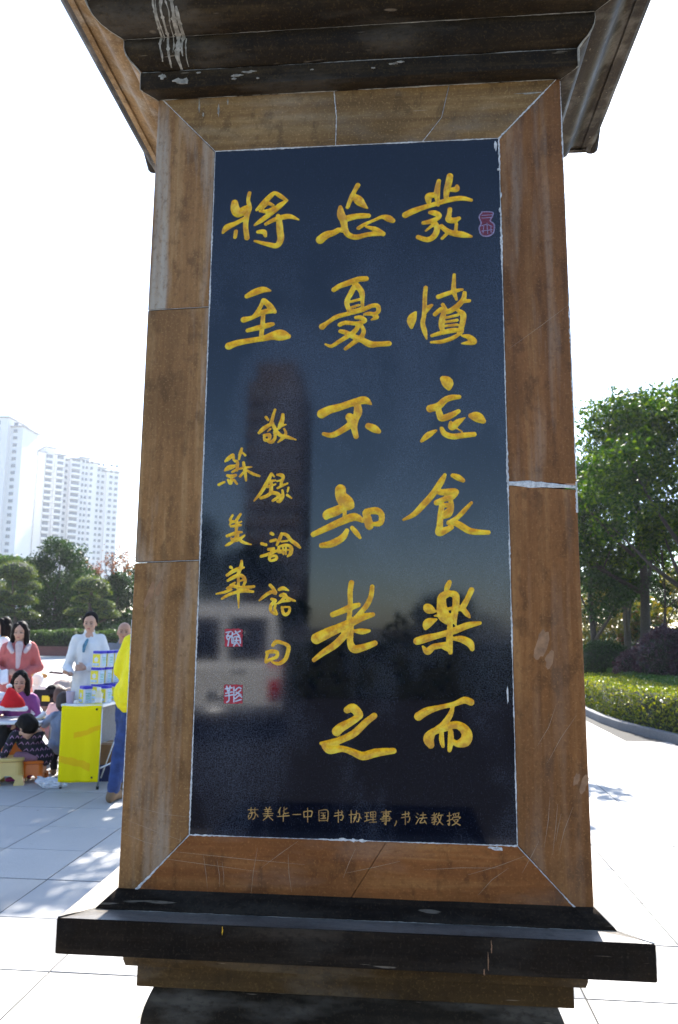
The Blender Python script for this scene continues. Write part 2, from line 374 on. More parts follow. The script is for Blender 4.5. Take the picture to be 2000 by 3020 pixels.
def gold(name, c0, c1, c2):
    t = NT(name); n = t.noise(30, 5, .65); n2 = t.noise(300, 2)
    t.set(Base_Color=t.ramp(n, [(0.40, c0), (0.53, c1), (0.64, c2)]), Roughness=0.42, Specular_IOR_Level=0.5); t.bump(t.math('ADD', n, t.math('MULTIPLY', n2, .4)), 0.25, 0.0015); return t.m
M_gold = gold('gold_paint', (0.62, 0.27, 0.003), (0.82, 0.48, 0.006), (0.88, 0.62, 0.03))
M_gold2 = gold('thin_gold_paint', (0.20, 0.10, 0.02), (0.34, 0.18, 0.035), (0.42, 0.25, 0.06))
M_red = plain('red_seal_paint', (0.35, 0.012, 0.028), .6, .3, 60)
M_white = plain('pale_seal_stone', (0.45, 0.46, 0.52), .8, .3, 90)

def catmull(pts, n=6):
    P = [pts[0]]+list(pts)+[pts[-1]]; out = []
    for i in range(1, len(P)-2):
        p0, p1, p2, p3 = [np.array(P[j], float) for j in (i-1, i, i+1, i+2)]
        for k in range(n):
            t = k/n; out.append(.5*((2*p1)+(-p0+p2)*t+(2*p0-5*p1+4*p2-p3)*t*t+(-p0+3*p1-3*p2+p3)*t**3))
    out.append(np.array(pts[-1], float)); return np.array(out)
def carve(name, strokes, mat, res=0.0013, rim=0.0078, floor=0.0004, fall=0.0034, wmul=1.0):
    """strokes: polylines of (x, z, radius) on the panel. A gold groove: a rim with a hollow between."""
    segs = []
    for s in strokes:
        c = catmull(s) if len(s) > 2 else np.array(s, float)
        segs.append(c)
    allp = np.concatenate(segs); mr = allp[:, 2].max()+4*res
    x0, x1 = allp[:, 0].min()-mr, allp[:, 0].max()+mr; z0, z1 = allp[:, 1].min()-mr, allp[:, 1].max()+mr
    X = np.arange(x0, x1, res); Z = np.arange(z0, z1, res); GX, GZ = np.meshgrid(X, Z)
    S = np.full(GX.shape, -1.0); DX = np.zeros(GX.shape); DZ = np.zeros(GX.shape)
    for c in segs:
        for a, b in zip(c[:-1], c[1:]):
            r_ = max(a[2], b[2])+3*res
            i0 = max(0, int((min(a[0], b[0])-r_-x0)/res)); i1 = min(len(X), int((max(a[0], b[0])+r_-x0)/res)+2)
            j0 = max(0, int((min(a[1], b[1])-r_-z0)/res)); j1 = min(len(Z), int((max(a[1], b[1])+r_-z0)/res)+2)
            gx, gz = GX[j0:j1, i0:i1], GZ[j0:j1, i0:i1]
            d = b[:2]-a[:2]; L2 = d@d
            if L2 < 1e-12: continue
            t = np.clip(((gx-a[0])*d[0]+(gz-a[1])*d[1])/L2, 0, 1)
            ex, ez = gx-(a[0]+t*d[0]), gz-(a[1]+t*d[1]); dist = np.hypot(ex, ez)+1e-9
            s = (a[2]+t*(b[2]-a[2]))*wmul-dist
            m = s > S[j0:j1, i0:i1]
            S[j0:j1, i0:i1][m] = s[m]; DX[j0:j1, i0:i1][m] = (ex/dist)[m]; DZ[j0:j1, i0:i1][m] = (ez/dist)[m]
    S = np.where(S > -.5, S+np.minimum(.00055, rim*.12)*(np.sin(GX*1450+np.sin(GZ*900)*2)+np.sin(GZ*1270+np.sin(GX*1100)*2))*.6, S)
    ins = S > 0
    cell = ins[:-1, :-1] | ins[1:, :-1] | ins[:-1, 1:] | ins[1:, 1:]
    near = (S[:-1, :-1] > -.9) & (S[1:, :-1] > -.9) & (S[:-1, 1:] > -.9) & (S[1:, 1:] > -.9); cell &= near
    use = np.zeros(S.shape, bool)
    use[:-1, :-1] |= cell; use[1:, :-1] |= cell; use[:-1, 1:] |= cell; use[1:, 1:] |= cell
    out = use & ~ins
    PX, PZ = GX.copy(), GZ.copy(); PX[out] += (DX*S)[out]; PZ[out] += (DZ*S)[out]; SS = np.where(out, 0, S)
    Y = -(floor+(rim-floor)*np.exp(-SS/fall))
    idx = -np.ones(S.shape, int); idx[use] = np.arange(use.sum())
    V = np.stack([PX[use], Y[use], PZ[use]], 1)
    jj, ii = np.nonzero(cell)
    Fq = np.stack([idx[jj, ii], idx[jj, ii+1], idx[jj+1, ii+1], idx[jj+1, ii]], 1)
    # skirt from the rim down to the stone
    cp = np.pad(cell, 1)
    sk = []
    nv = len(V); ring = {}
    Vl = []
    def low(v):
        if v not in ring: ring[v] = nv+len(Vl); Vl.append((V[v, 0], .0006, V[v, 2]))
        return ring[v]
    for j, i in zip(jj, ii):
        a, b, c, d = idx[j, i], idx[j, i+1], idx[j+1, i+1], idx[j+1, i]
        if not cp[j, i+1]: sk.append((a, low(a), low(b), b))
        if not cp[j+2, i+1]: sk.append((c, low(c), low(d), d))
        if not cp[j+1, i]: sk.append((d, low(d), low(a), a))
        if not cp[j+1, i+2]: sk.append((b, low(b), low(c), c))
    V = np.concatenate([V, np.array(Vl)]) if Vl else V
    Fq = np.concatenate([Fq, np.array(sk)]) if sk else Fq
    return sub(from_np(name, V, Fq, mat, None, False))
ENG = []
def chars(crop, strokes, name, mat=None, k=1.0, cut=None, **kw):
    ox, oy, s = crop; mmpp = 2.4/FPX/0.985
    out = []
    for st in strokes:
        q = []
        for (x, y, w) in st:
            X_, Z_ = xz(ox+x*s, oy+y*s); q.append((X_, Z_, max(.0009, w*s*.5*mmpp*1.03*k)))
        out.append(q)
    if cut:
        for q in out:                                  # brush ends taper off
            for j in (0, -1): q[j] = (q[j][0], q[j][1], q[j][2]*.84)
        ENG.append((name, out, mat or M_gold, cut)); return
    return carve(name, out, mat or M_gold, **kw)
cA, cB, cC, cD = (560, 460, .38265), (1000, 460, .38265), (880, 1050, .38265), (880, 1650, .38265)
cE, cF, cG = (560, 1150, .2551), (560, 1550, .2551), (700, 2340, .4464)
TXT = {}
TXT['jiang'] = (cA, [[(345,360,60),(350,410,70),(375,440,70),(430,410,60),(455,395,45)], [(460,285,35),(450,340,30),(460,400,36),(440,460,40),(430,540,40),(440,630,48)],
 [(255,590,24),(285,550,48),(350,520,36),(425,480,36)], [(355,580,36),(348,625,34)], [(515,415,26),(570,360,40),(620,310,40),(655,285,30),(700,310,36),(750,342,22)],
 [(745,345,26),(690,385,44),(600,460,40),(545,500,36),(500,532,22)], [(555,410,24),(600,365,30),(640,380,28)], [(540,425,22),(600,425,34),(650,400,34)],
 [(585,525,30),(640,495,34),(700,475,42),(770,465,38),(838,490,16)], [(680,460,36),(690,520,48),(695,580,52),(700,640,50),(670,690,42),(600,680,36),(500,655,22)], [(525,585,34),(570,585,40),(582,615,30)]])
TXT['zhi'] = (cA, [[(440,1080,44),(500,1050,52),(565,1030,48),(620,1038,20)], [(565,1110,34),(545,1160,30),(505,1220,28),(470,1255,26)], [(575,1115,44),(620,1160,46),(655,1200,34)],
 [(415,1262,54),(480,1245,32),(560,1205,40),(640,1190,50)], [(565,1230,38),(560,1300,34),(550,1390,40)], [(445,1345,36),(520,1325,38),(600,1305,40),(640,1295,34)],
 [(300,1465,66),(370,1440,46),(480,1420,40),(570,1405,44),(640,1385,62),(700,1380,84),(760,1390,44)]])
TXT['wang_a'] = (cA, [[(1295,225,46),(1270,270,34),(1245,320,36),(1215,395,34)], [(1280,310,40),(1300,340,70),(1330,370,50),(1368,402,16)],
 [(1160,395,38),(1165,450,60),(1185,500,56),(1195,560,46),(1220,605,44),(1280,625,42),(1370,605,36),(1480,595,48)], [(1215,480,60),(1280,465,46),(1340,460,42),(1378,460,42)],
 [(1005,645,78),(1050,610,60),(1110,590,46),(1150,570,40),(1175,580,24)], [(1300,555,36),(1350,525,28),(1420,495,24),(1480,470,30),(1530,480,52),(1565,498,44)], [(1360,545,22),(1430,565,40),(1490,600,44)]])
TXT['you'] = (cA, [[(1110,1030,44),(1160,1000,40),(1230,975,44),(1300,950,42),(1360,945,46)], [(1275,995,46),(1240,1060,40),(1210,1120,36),(1220,1170,34),(1235,1205,30)],
 [(1290,1000,50),(1325,1050,42),(1330,1110,30),(1330,1160,28)], [(1230,1125,24),(1310,1105,26)], [(1235,1170,24),(1300,1150,24)], [(1240,1195,22),(1320,1175,22)],
 [(1020,1315,56),(1060,1285,32),(1130,1240,34),(1220,1215,32),(1330,1185,34),(1400,1155,32),(1445,1155,34),(1455,1190,34),(1430,1215,28),(1380,1215,30),(1345,1220,22)],
 [(1410,1225,24),(1440,1240,34),(1400,1262,16)], [(1280,1245,30),(1320,1245,32),(1350,1270,30),(1290,1290,30),(1200,1285,32),(1155,1300,38)],
 [(1310,1280,28),(1280,1340,36),(1230,1380,34),(1150,1430,32),(1090,1465,26),(1045,1450,18)], [(1160,1350,36),(1200,1360,36),(1260,1390,40),(1330,1420,44),(1390,1450,50),(1450,1450,40),(1535,1445,46)],
 [(1325,1310,30),(1340,1350,32),(1320,1395,36),(1260,1440,34),(1200,1485,32)]])
TXT['fa'] = (cB, [[(770,190,36),(760,240,40),(755,300,44),(765,380,26)], [(690,345,50),(690,310,50),(730,300,50)], [(855,155,58),(845,210,50),(830,270,46),(825,330,40)],
 [(910,230,30),(905,255,44),(860,260,36)], [(510,455,56),(560,430,48),(640,400,40),(740,370,36),(840,340,40),(940,325,38),(1020,340,30)], [(700,435,32),(740,440,44),(775,455,32),(760,480,34),(700,505,36),(650,515,36)],
 [(670,575,20),(720,535,26),(745,520,34),(755,570,44),(730,620,44),(680,645,40),(610,625,42)], [(855,410,40),(850,450,36),(845,490,46),(890,495,44),(925,480,36)],
 [(790,540,40),(830,575,40),(880,595,44),(950,605,48),(1020,620,24)], [(905,525,30),(900,570,30)], [(835,595,30),(795,635,28)]])
TXT['fen'] = (cB, [[(590,1205,24),(560,1260,66),(558,1320,30)], [(668,1015,38),(662,1080,32),(660,1160,32),(655,1230,32),(645,1290,34),(660,1350,36),(675,1410,14)], [(668,1205,28),(690,1170,34),(715,1150,26)],
 [(888,915,28),(885,980,30),(885,1040,36),(905,1105,24)], [(765,1085,42),(820,1065,34),(900,1040,30),(950,1028,22)], [(968,1055,36),(960,1100,36),(930,1140,40),(880,1180,40),(830,1200,36),(790,1180,34),(740,1220,38)],
 [(1005,1115,30),(960,1120,34)], [(800,1145,32),(825,1185,30)], [(810,1200,40),(795,1260,44),(790,1310,40),(800,1350,34)], [(920,1190,36),(955,1220,44),(955,1270,42),(940,1330,46)],
 [(830,1245,24),(915,1225,26)], [(820,1280,22),(910,1265,28)], [(820,1310,22),(910,1300,26)], [(715,1385,28),(780,1365,32),(870,1345,38),(950,1340,30)], [(710,1435,22),(790,1430,30),(880,1400,30),(950,1355,26)],
 [(950,1385,20),(1000,1395,40),(1040,1430,44),(990,1440,30),(945,1445,12)]])
TXT['bu'] = (cC, [[(180,445,80),(240,415,60),(330,390,52),(420,360,52),(510,340,56),(560,370,18)], [(455,375,56),(460,430,60),(440,490,48),(430,550,46),(445,620,44)],
 [(395,470,70),(405,520,52),(340,570,44),(260,610,40),(195,600,32)], [(540,540,56),(585,560,56),(620,580,40)]])
TXT['wang_b'] = (cC, [[(1115,175,50),(1150,205,80),(1160,250,36)], [(1015,405,64),(1080,385,52),(1130,340,46),(1180,320,42),(1240,315,36)], [(1075,400,48),(1090,450,46),(1105,480,46),(1170,460,46),(1235,425,36)],
 [(950,655,26),(1000,610,44),(1060,575,24)], [(1105,560,36),(1130,600,40),(1190,620,42),(1260,612,40),(1355,603,42)], [(1175,510,26),(1185,545,52),(1230,510,44),(1285,475,10)], [(1330,460,44),(1380,470,72),(1425,500,46)], [(1215,555,12),(1260,580,14)]])
TXT['zhi_know'] = (cC, [[(325,1030,90),(330,1080,80),(370,1130,100),(405,1155,60)], [(370,1150,60),(300,1190,66),(225,1220,64),(215,1245,40)], [(360,1180,30),(355,1260,34)], [(115,1375,44),(200,1335,44),(320,1280,50),(430,1240,56),(495,1270,34)],
 [(375,1345,36),(340,1400,48),(260,1445,50),(180,1460,44)], [(415,1325,36),(445,1360,36),(475,1400,26)], [(520,1210,56),(535,1260,58),(548,1310,54),(560,1290,36)], [(525,1200,52),(600,1192,50),(640,1220,42),(640,1270,40),(620,1292,38),(560,1295,30)]])
TXT['shi'] = (cC, [[(1130,915,28),(1100,970,44),(1040,1060,44),(960,1150,44),(890,1220,36),(810,1262,20)], [(1190,920,36),(1230,935,44),(1270,958,36)], [(1060,1040,36),(1110,1050,44),(1200,1045,48),(1215,1055,36),(1185,1085,40),(1120,1105,36),(1065,1130,46)],
 [(1175,1110,36),(1180,1170,36),(1160,1220,40),(1115,1240,36)], [(1100,1150,36),(1150,1150,40)], [(1105,1160,44),(1095,1230,40),(1090,1310,44),(1085,1360,50),(1140,1340,44),(1180,1320,40)],
 [(1335,1130,24),(1280,1190,32),(1220,1250,32),(1160,1285,40)], [(1180,1275,40),(1240,1300,46),(1330,1350,44),(1465,1360,36)], [(1115,1215,26),(1160,1180,26)]])
TXT['lao'] = (cD, [[(410,180,44),(400,240,36),(400,310,34),(400,370,32),(390,470,40)], [(265,425,44),(330,400,40),(400,370,44),(465,350,36)], [(570,210,36),(560,280,34),(530,350,36),(470,420,32),(400,500,50)],
 [(140,610,88),(220,570,70),(310,530,60),(400,490,56),(480,450,52),(575,425,36)], [(400,520,50),(350,590,48),(280,660,48),(190,720,40),(120,775,34)], [(410,520,36),(405,580,34),(400,640,44),(430,690,54),(510,675,46),(590,645,44)], [(430,550,24),(490,555,40),(545,550,26)]])
TXT['le'] = (cD, [[(1165,175,36),(1150,210,38),(1130,255,18)], [(1160,260,50),(1110,290,56),(1105,350,64),(1120,430,80),(1160,480,56)], [(1160,262,46),(1210,275,48),(1215,340,46),(1205,410,46),(1200,460,40),(1215,510,10)],
 [(1140,385,26),(1190,375,26)], [(1150,450,60),(1200,430,40)], [(1050,435,12),(1100,430,40)], [(985,360,34),(1005,380,64),(1055,400,20)], [(980,530,30),(1000,490,60),(1065,462,16)],
 [(1335,235,44),(1300,310,36),(1265,370,40),(1235,390,16)], [(1270,385,44),(1300,420,36),(1320,445,18)], [(915,630,58),(980,610,52),(1080,585,40),(1200,550,44),(1300,510,44),(1400,490,28)],
 [(1170,480,40),(1168,560,40),(1165,640,44),(1172,715,36)], [(960,670,16),(995,710,44),(1040,675,40),(1110,660,36),(1145,645,24)], [(1110,670,36),(1160,700,30)], [(1200,610,30),(1260,615,46),(1320,645,52),(1340,690,36)]])
TXT['zhi_of'] = (cD, [[(375,1160,52),(420,1145,58),(465,1190,56),(460,1215,44),(400,1255,50),(330,1295,60),(295,1325,74)], [(585,1205,48),(520,1255,44),(430,1340,48),(330,1390,44),(250,1415,48),(175,1418,26)],
 [(190,1425,36),(240,1465,56),(340,1460,40),(420,1485,44),(500,1515,54),(600,1490,54),(735,1475,44)]])
TXT['er'] = (cD, [[(925,1210,66),(990,1170,50),(1090,1140,32),(1200,1115,32),(1280,1085,44),(1330,1100,54)], [(1190,1140,28),(1170,1200,36),(1120,1270,40),(1070,1300,34)],
 [(1020,1430,56),(1005,1380,70),(1040,1330,46),(1120,1300,48),(1210,1275,48),(1270,1300,60),(1300,1350,70),(1285,1400,70),(1230,1420,44),(1200,1405,36)], [(1105,1330,32),(1105,1390,34),(1115,1440,26)], [(1175,1330,40),(1175,1400,40),(1165,1470,32)]])
SM = {}
SM['jing'] = (cE, [[(985,230,36),(965,290,34),(950,350,40),(930,400,36)], [(880,315,40),(905,345,34)], [(800,495,40),(850,450,50),(910,410,44),(960,385,36)], [(955,390,40),(980,440,44),(1010,490,44),(1060,530,44),(1130,545,40),(1225,575,20)],
 [(860,525,40),(920,520,40),(915,570,36),(870,580,34),(860,540,36)], [(975,480,30),(985,550,36),(950,600,40),(910,600,36)], [(1075,285,44),(1070,340,50),(1050,400,56),(1030,440,40)], [(1110,400,20),(1070,410,40)], [(1090,450,28),(1110,500,32),(1080,550,44),(1020,605,20)], [(930,450,30),(900,480,16)]])
SM['su'] = (cE, [[(600,680,36),(580,740,36),(568,800,30)], [(605,720,24),(640,755,32)], [(410,825,30),(450,790,48),(500,750,30),(510,810,30),(550,840,36),(545,930,36)], [(405,930,30),(450,900,56),(520,880,44)], [(490,950,30),(540,920,40)],
 [(435,990,40),(480,1000,44),(530,985,40)], [(440,1040,30),(470,1075,44),(480,1020,30)], [(510,1040,36),(545,1085,30)], [(335,1095,40),(400,1065,30)], [(620,840,40),(630,900,36),(640,960,36),(650,1045,30)], [(560,915,24),(620,900,30),(715,890,18)], [(640,930,30),(580,1000,36)], [(660,930,30),(730,970,34),(805,995,30)]])
SM['lu'] = (cE, [[(940,970,36),(910,1040,44),(870,1110,44),(820,1190,40),(745,1280,24)], [(945,965,30),(975,1000,24)], [(990,1045,24),(920,1060,36),(890,1090,30)], [(990,1090,24),(900,1120,36)], [(940,1060,36),(940,1160,44),(930,1180,36)],
 [(820,1250,40),(890,1225,40),(950,1190,40),(1010,1200,44),(1030,1230,40),(960,1280,36)], [(1010,980,30),(1060,985,44),(1080,1010,36),(1060,1060,36),(1050,1110,30)], [(1010,1055,24),(1060,1040,26)], [(1015,1135,30),(1070,1105,30),(1130,1080,24)],
 [(1070,1160,30),(1075,1230,36),(1040,1285,40),(1010,1290,24)], [(1140,1130,30),(1130,1175,26)], [(1125,1215,36),(1175,1250,24)]])
SM['mei'] = (cF, [[(495,-120,30),(465,-65,30),(490,-50,24)], [(585,-130,36),(550,-80,36),(530,-50,36)], [(460,-10,24),(490,-45,36),(550,-40,30)], [(595,-45,24),(560,-30,20)], [(475,10,28),(540,0,36),(590,-5,30)], [(535,-60,30),(540,0,36),(535,80,40)],
 [(430,120,40),(490,100,40),(560,80,36),(600,75,24)], [(540,80,50),(545,130,50),(500,170,36),(480,150,30)], [(630,115,28),(570,160,36),(510,180,30),(450,215,36),(410,232,16)], [(560,150,36),(620,195,34),(710,218,18)]])
SM['lun'] = (cF, [[(940,90,44),(960,100,40)], [(935,180,40),(990,165,40)], [(830,210,40),(880,222,40)], [(825,355,40),(880,340,34),(960,310,36),(1000,290,30)], [(910,275,40),(970,265,36)], [(955,280,34),(940,330,36),(920,380,34),(940,405,30),(1000,385,34),(990,350,30),(930,360,28)],
 [(1060,95,40),(1040,150,40),(1005,225,30)], [(1065,95,36),(1120,110,40),(1170,170,40),(1230,215,44),(1275,255,30)], [(1060,185,26),(1130,175,26)], [(1030,250,36),(1025,300,36),(1060,310,26)], [(1040,240,30),(1110,225,32),(1170,250,40),(1165,320,44),(1130,355,24)], [(1075,240,26),(1080,330,26)], [(1110,230,26),(1110,330,26)], [(1040,290,24),(1150,280,24)]])
SM['hua'] = (cF, [[(470,480,40),(485,490,34)], [(598,410,34),(595,460,40),(570,530,40),(550,580,36)], [(430,575,40),(480,540,40),(560,500,40),(625,485,26)], [(440,635,36),(490,605,40),(560,575,40),(615,590,40),(640,640,36),(620,690,30)], [(560,580,34),(560,700,32),(560,800,32),(565,950,14)],
 [(470,690,30),(520,660,26)], [(430,725,30),(500,700,36),(600,720,40),(740,705,36)], [(305,790,20),(400,770,30),(480,740,30)], [(370,845,28),(450,800,34),(560,765,34),(650,755,36),(730,765,34)], [(580,640,26),(640,620,26)]])
SM['yu'] = (cF, [[(930,690,44),(965,730,36),(990,770,44)], [(805,865,26),(870,810,36),(940,770,40),(990,785,40)], [(945,850,36),(985,870,40),(940,920,36),(935,980,36),(970,1020,30)], [(950,910,26),(990,905,26),(980,960,30),(1000,1020,36),(960,1010,30)], [(1035,740,44),(1080,725,44),(1140,750,22)],
 [(1045,810,36),(1090,800,44),(1130,840,40),(1215,870,28)], [(1110,810,36),(1060,870,36),(1020,900,26)], [(1050,880,28),(1150,870,30)], [(1065,945,34),(1080,1010,36),(1110,1030,36),(1145,1000,34),(1150,945,24),(1070,945,26)]])
SM['ju'] = (cF, [[(960,1385,44),(1000,1345,44),(1080,1360,36),(1140,1400,44),(1130,1480,44),(1100,1550,44),(1030,1595,40),(950,1580,24)], [(890,1465,44),(960,1455,44),(1010,1470,40),(1000,1520,36),(930,1550,34),(875,1580,24),(895,1490,40)]])
for k_, (cr, st) in TXT.items(): chars(cr, st, 'gold_character', None, 1.09, cut=(.0016, 1.0, .0095))
for k_, (cr, st) in SM.items(): chars(cr, st, 'small_gold_character', None, 1.05, cut=(.0011, 1.0, .0050))
# the printed-style line along the foot of the panel
CAP = [((68,90,72,85), [[(5,22),(95,20)],[(32,5),(30,35)],[(68,5),(66,35)],[(15,50),(70,46),(62,85),(48,95)],[(42,38),(35,70),(10,95)],[(12,62),(6,80)],[(84,58),(96,76)]]),
 ((165,90,75,90), [[(32,2),(40,14)],[(68,0),(58,14)],[(18,20),(82,18)],[(24,34),(76,32)],[(50,18),(50,48)],[(6,50),(94,47)],[(14,66),(88,62)],[(50,48),(42,72),(8,97)],[(52,66),(92,96)]]),
 ((262,90,83,95), [[(30,3),(10,38)],[(22,22),(22,52)],[(80,8),(50,28)],[(56,2),(56,40),(64,46),(92,40)],[(4,66),(98,60)],[(50,50),(50,100)]]),
 ((365,100,55,80), [[(2,50),(98,48)]]),
 ((430,95,70,95), [[(12,28),(16,66)],[(12,28),(88,24),(82,62)],[(16,64),(84,60)],[(50,2),(50,100)]]),
 ((535,108,65,77), [[(6,8),(8,98)],[(6,8),(94,6),(94,98)],[(8,94),(94,92)],[(26,28),(74,26)],[(30,50),(70,48)],[(24,76),(78,74)],[(50,28),(50,76)],[(62,58),(70,66)]]),
 ((635,110,70,80), [[(15,26),(78,20),(74,42)],[(8,50),(88,42),(80,82),(66,80)],[(46,2),(46,100)],[(76,6),(88,16)]]),
 ((735,112,85,83), [[(4,36),(36,32)],[(20,4),(20,98)],[(44,34),(84,28),(76,88),(62,86)],[(62,4),(58,50),(38,94)],[(48,50),(42,66)],[(88,48),(98,64)]]),
 ((840,118,80,77), [[(4,14),(36,12)],[(6,46),(34,43)],[(2,86),(40,74)],[(20,14),(20,80)],[(50,8),(52,52)],[(50,8),(92,6),(90,50)],[(52,30),(90,28)],[(52,50),(90,48)],[(71,8),(71,94)],[(50,72),(92,70)],[(42,96),(100,92)]]),
 ((945,110,75,95), [[(6,14),(94,10)],[(26,24),(28,38)],[(26,24),(74,22),(72,36)],[(28,38),(72,36)],[(16,50),(82,47),(80,76)],[(2,63),(98,60)],[(16,77),(82,74)],[(50,0),(50,96),(36,90)]]),
 ((1038,180,18,34), [[(70,5),(60,50),(10,98)]]),
 ((1080,118,65,87), [[(15,26),(78,20),(74,42)],[(8,50),(88,42),(80,82),(66,80)],[(46,2),(46,100)],[(76,6),(88,16)]]),
 ((1178,125,77,80), [[(12,8),(22,18)],[(4,36),(16,46)],[(4,96),(26,60)],[(40,24),(88,20)],[(64,2),(64,48)],[(32,50),(98,45)],[(62,50),(38,86),(84,80)],[(76,66),(92,94)]]),
 ((1280,128,80,82), [[(10,20),(46,16)],[(26,2),(26,38)],[(2,40),(52,34)],[(48,6),(8,60)],[(14,54),(42,50),(28,64)],[(28,62),(28,92),(18,90)],[(6,78),(48,70)],[(68,2),(54,38)],[(62,22),(98,18)],[(86,22),(72,66),(46,98)],[(60,42),(76,74),(98,96)]]),
 ((1385,125,90,87), [[(2,28),(32,24)],[(18,2),(18,94),(8,88)],[(2,66),(34,54)],[(88,4),(44,14)],[(48,22),(52,32)],[(64,18),(67,30)],[(88,14),(80,30)],[(42,40),(42,52)],[(42,40),(96,36),(90,48)],[(46,60),(82,56),(66,82),(40,98)],[(52,66),(74,86),(98,98)]])]
for (x0, y0, w, h), st in CAP:
    chars(cG, [[(x0+w*a/100, y0+h*b/100, 7.0) for a, b in s] for s in st], 'caption_character', M_gold2, 1.0, cut=(.0009, .6, .0014))
# cut the characters into the face: inside each patch the stone cells and the gilded V-grooves share one contour
def engrave():
    items = []
    for nm, out, mat, (res, slope, dmax) in ENG:
        segs = [catmull(s) if len(s) > 2 else np.array(s, float) for s in out]; al = np.concatenate(segs); m = al[:, 2].max()+4*res
        items.append([nm, segs, mat, res, slope, dmax, [al[:, 0].min()-m, al[:, 0].max()+m, al[:, 1].min()-m, al[:, 1].max()+m]])
    groups = [[i] for i in range(len(items))]; bbs = [list(it[6]) for it in items]
    go = True
    while go:                                        # join patches that overlap
        go = False
        for a in range(len(groups)):
            for b in range(a+1, len(groups)):
                A, B = bbs[a], bbs[b]
                if A[0] < B[1] and B[0] < A[1] and A[2] < B[3] and B[2] < A[3]:
                    groups[a] += groups[b]; bbs[a] = [min(A[0], B[0]), max(A[1], B[1]), min(A[2], B[2]), max(A[3], B[3])]; del groups[b], bbs[b]; go = True; break
            if go: break
    SV, SF = [], []; nS = 0; YF = .0006
    for gi, g in enumerate(groups):
        res = min(items[i][3] for i in g); x0, x1, z0, z1 = bbs[gi]
        nx = int(math.ceil((x1-x0)/res))+1; nz = int(math.ceil((z1-z0)/res))+1
        X = np.linspace(x0, x1, nx); Z = np.linspace(z0, z1, nz); rx, rz_ = X[1]-X[0], Z[1]-Z[0]; GX, GZ = np.meshgrid(X, Z)
        S = np.full(GX.shape, -1.0); DX = np.zeros(GX.shape); DZ = np.zeros(GX.shape); OW = np.zeros(GX.shape, int)
        for i in g:
            for c in items[i][1]:
                for a, b in zip(c[:-1], c[1:]):
                    r_ = max(a[2], b[2])+3*res
                    i0 = max(0, int((min(a[0], b[0])-r_-x0)/rx)); i1 = min(nx, int((max(a[0], b[0])+r_-x0)/rx)+2); j0 = max(0, int((min(a[1], b[1])-r_-z0)/rz_)); j1 = min(nz, int((max(a[1], b[1])+r_-z0)/rz_)+2)
                    gx, gz = GX[j0:j1, i0:i1], GZ[j0:j1, i0:i1]; d = b[:2]-a[:2]; L2 = d@d
                    if L2 < 1e-12: continue
                    t = np.clip(((gx-a[0])*d[0]+(gz-a[1])*d[1])/L2, 0, 1); ex, ez = gx-(a[0]+t*d[0]), gz-(a[1]+t*d[1]); ds = np.hypot(ex, ez)+1e-9
                    s = (a[2]+t*(b[2]-a[2]))-ds; m = s > S[j0:j1, i0:i1]
                    S[j0:j1, i0:i1][m] = s[m]; DX[j0:j1, i0:i1][m] = (ex/ds)[m]; DZ[j0:j1, i0:i1][m] = (ez/ds)[m]; OW[j0:j1, i0:i1][m] = i
        S = np.where(S > -.5, S+.00028*(np.sin(GX*1450+np.sin(GZ*900)*2)+np.sin(GZ*1270+np.sin(GX*1100)*2)), S)
        ins = S > 0; cell = (ins[:-1, :-1] | ins[1:, :-1] | ins[:-1, 1:] | ins[1:, 1:]) & (S[:-1, :-1] > -.5) & (S[1:, :-1] > -.5) & (S[:-1, 1:] > -.5) & (S[1:, 1:] > -.5)
        use = np.zeros(S.shape, bool); use[:-1, :-1] |= cell; use[1:, :-1] |= cell; use[:-1, 1:] |= cell; use[1:, 1:] |= cell
        out = use & ~ins; PX, PZ = GX.copy(), GZ.copy(); PX[out] += (DX*S)[out]; PZ[out] += (DZ*S)[out]; SS = np.where(out, 0, np.maximum(S, 0))
        idx = np.arange(S.size).reshape(S.shape)
        quad = np.stack([idx[:-1, :-1], idx[:-1, 1:], idx[1:, 1:], idx[1:, :-1]], -1)
        st = quad[~cell]; SV.append(np.stack([PX.ravel(), np.full(S.size, YF), PZ.ravel()], 1)); SF.append(st+nS); nS += S.size
        cown = np.where(cell, np.maximum.reduce([np.where(ins[a, b], OW[a, b], -1) for a, b in ((slice(None, -1), slice(None, -1)), (slice(1, None), slice(None, -1)), (slice(None, -1), slice(1, None)), (slice(1, None), slice(1, None)))]), -1)
        for i in g:
            nm, segs, mat, r0, slope, dmax, _ = items[i]; q = quad[cown == i]
            if not len(q): continue
            u, inv = np.unique(q, return_inverse=True); dep = dmax*(1-np.exp(-slope*SS.ravel()[u]/dmax))
            V = np.stack([PX.ravel()[u], YF+dep, PZ.ravel()[u]], 1); sub(from_np(nm, V, inv.reshape(q.shape), mat))
    # plain rectangles of polished face between the patches
    xs = sorted(set([PXL+.001, PXR-.001]+[v for b in bbs for v in b[:2]])); zs = sorted(set([PZB+.001, PZT-.001]+[v for b in bbs for v in b[2:]])); RV, RF = [], []
    for xa, xb in zip(xs[:-1], xs[1:]):
        for za, zb in zip(zs[:-1], zs[1:]):
            cx, cz = (xa+xb)/2, (za+zb)/2
            if any(b[0] < cx < b[1] and b[2] < cz < b[3] for b in bbs): continue
            k = nS+len(RV); RV += [(xa, YF, za), (xb, YF, za), (xb, YF, zb), (xa, YF, zb)]; RF.append((k, k+1, k+2, k+3))
    V = np.concatenate(SV+[np.array(RV)]); Fq = np.concatenate(SF+[np.array(RF)])
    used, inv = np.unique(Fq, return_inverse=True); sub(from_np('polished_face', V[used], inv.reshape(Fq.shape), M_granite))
engrave()
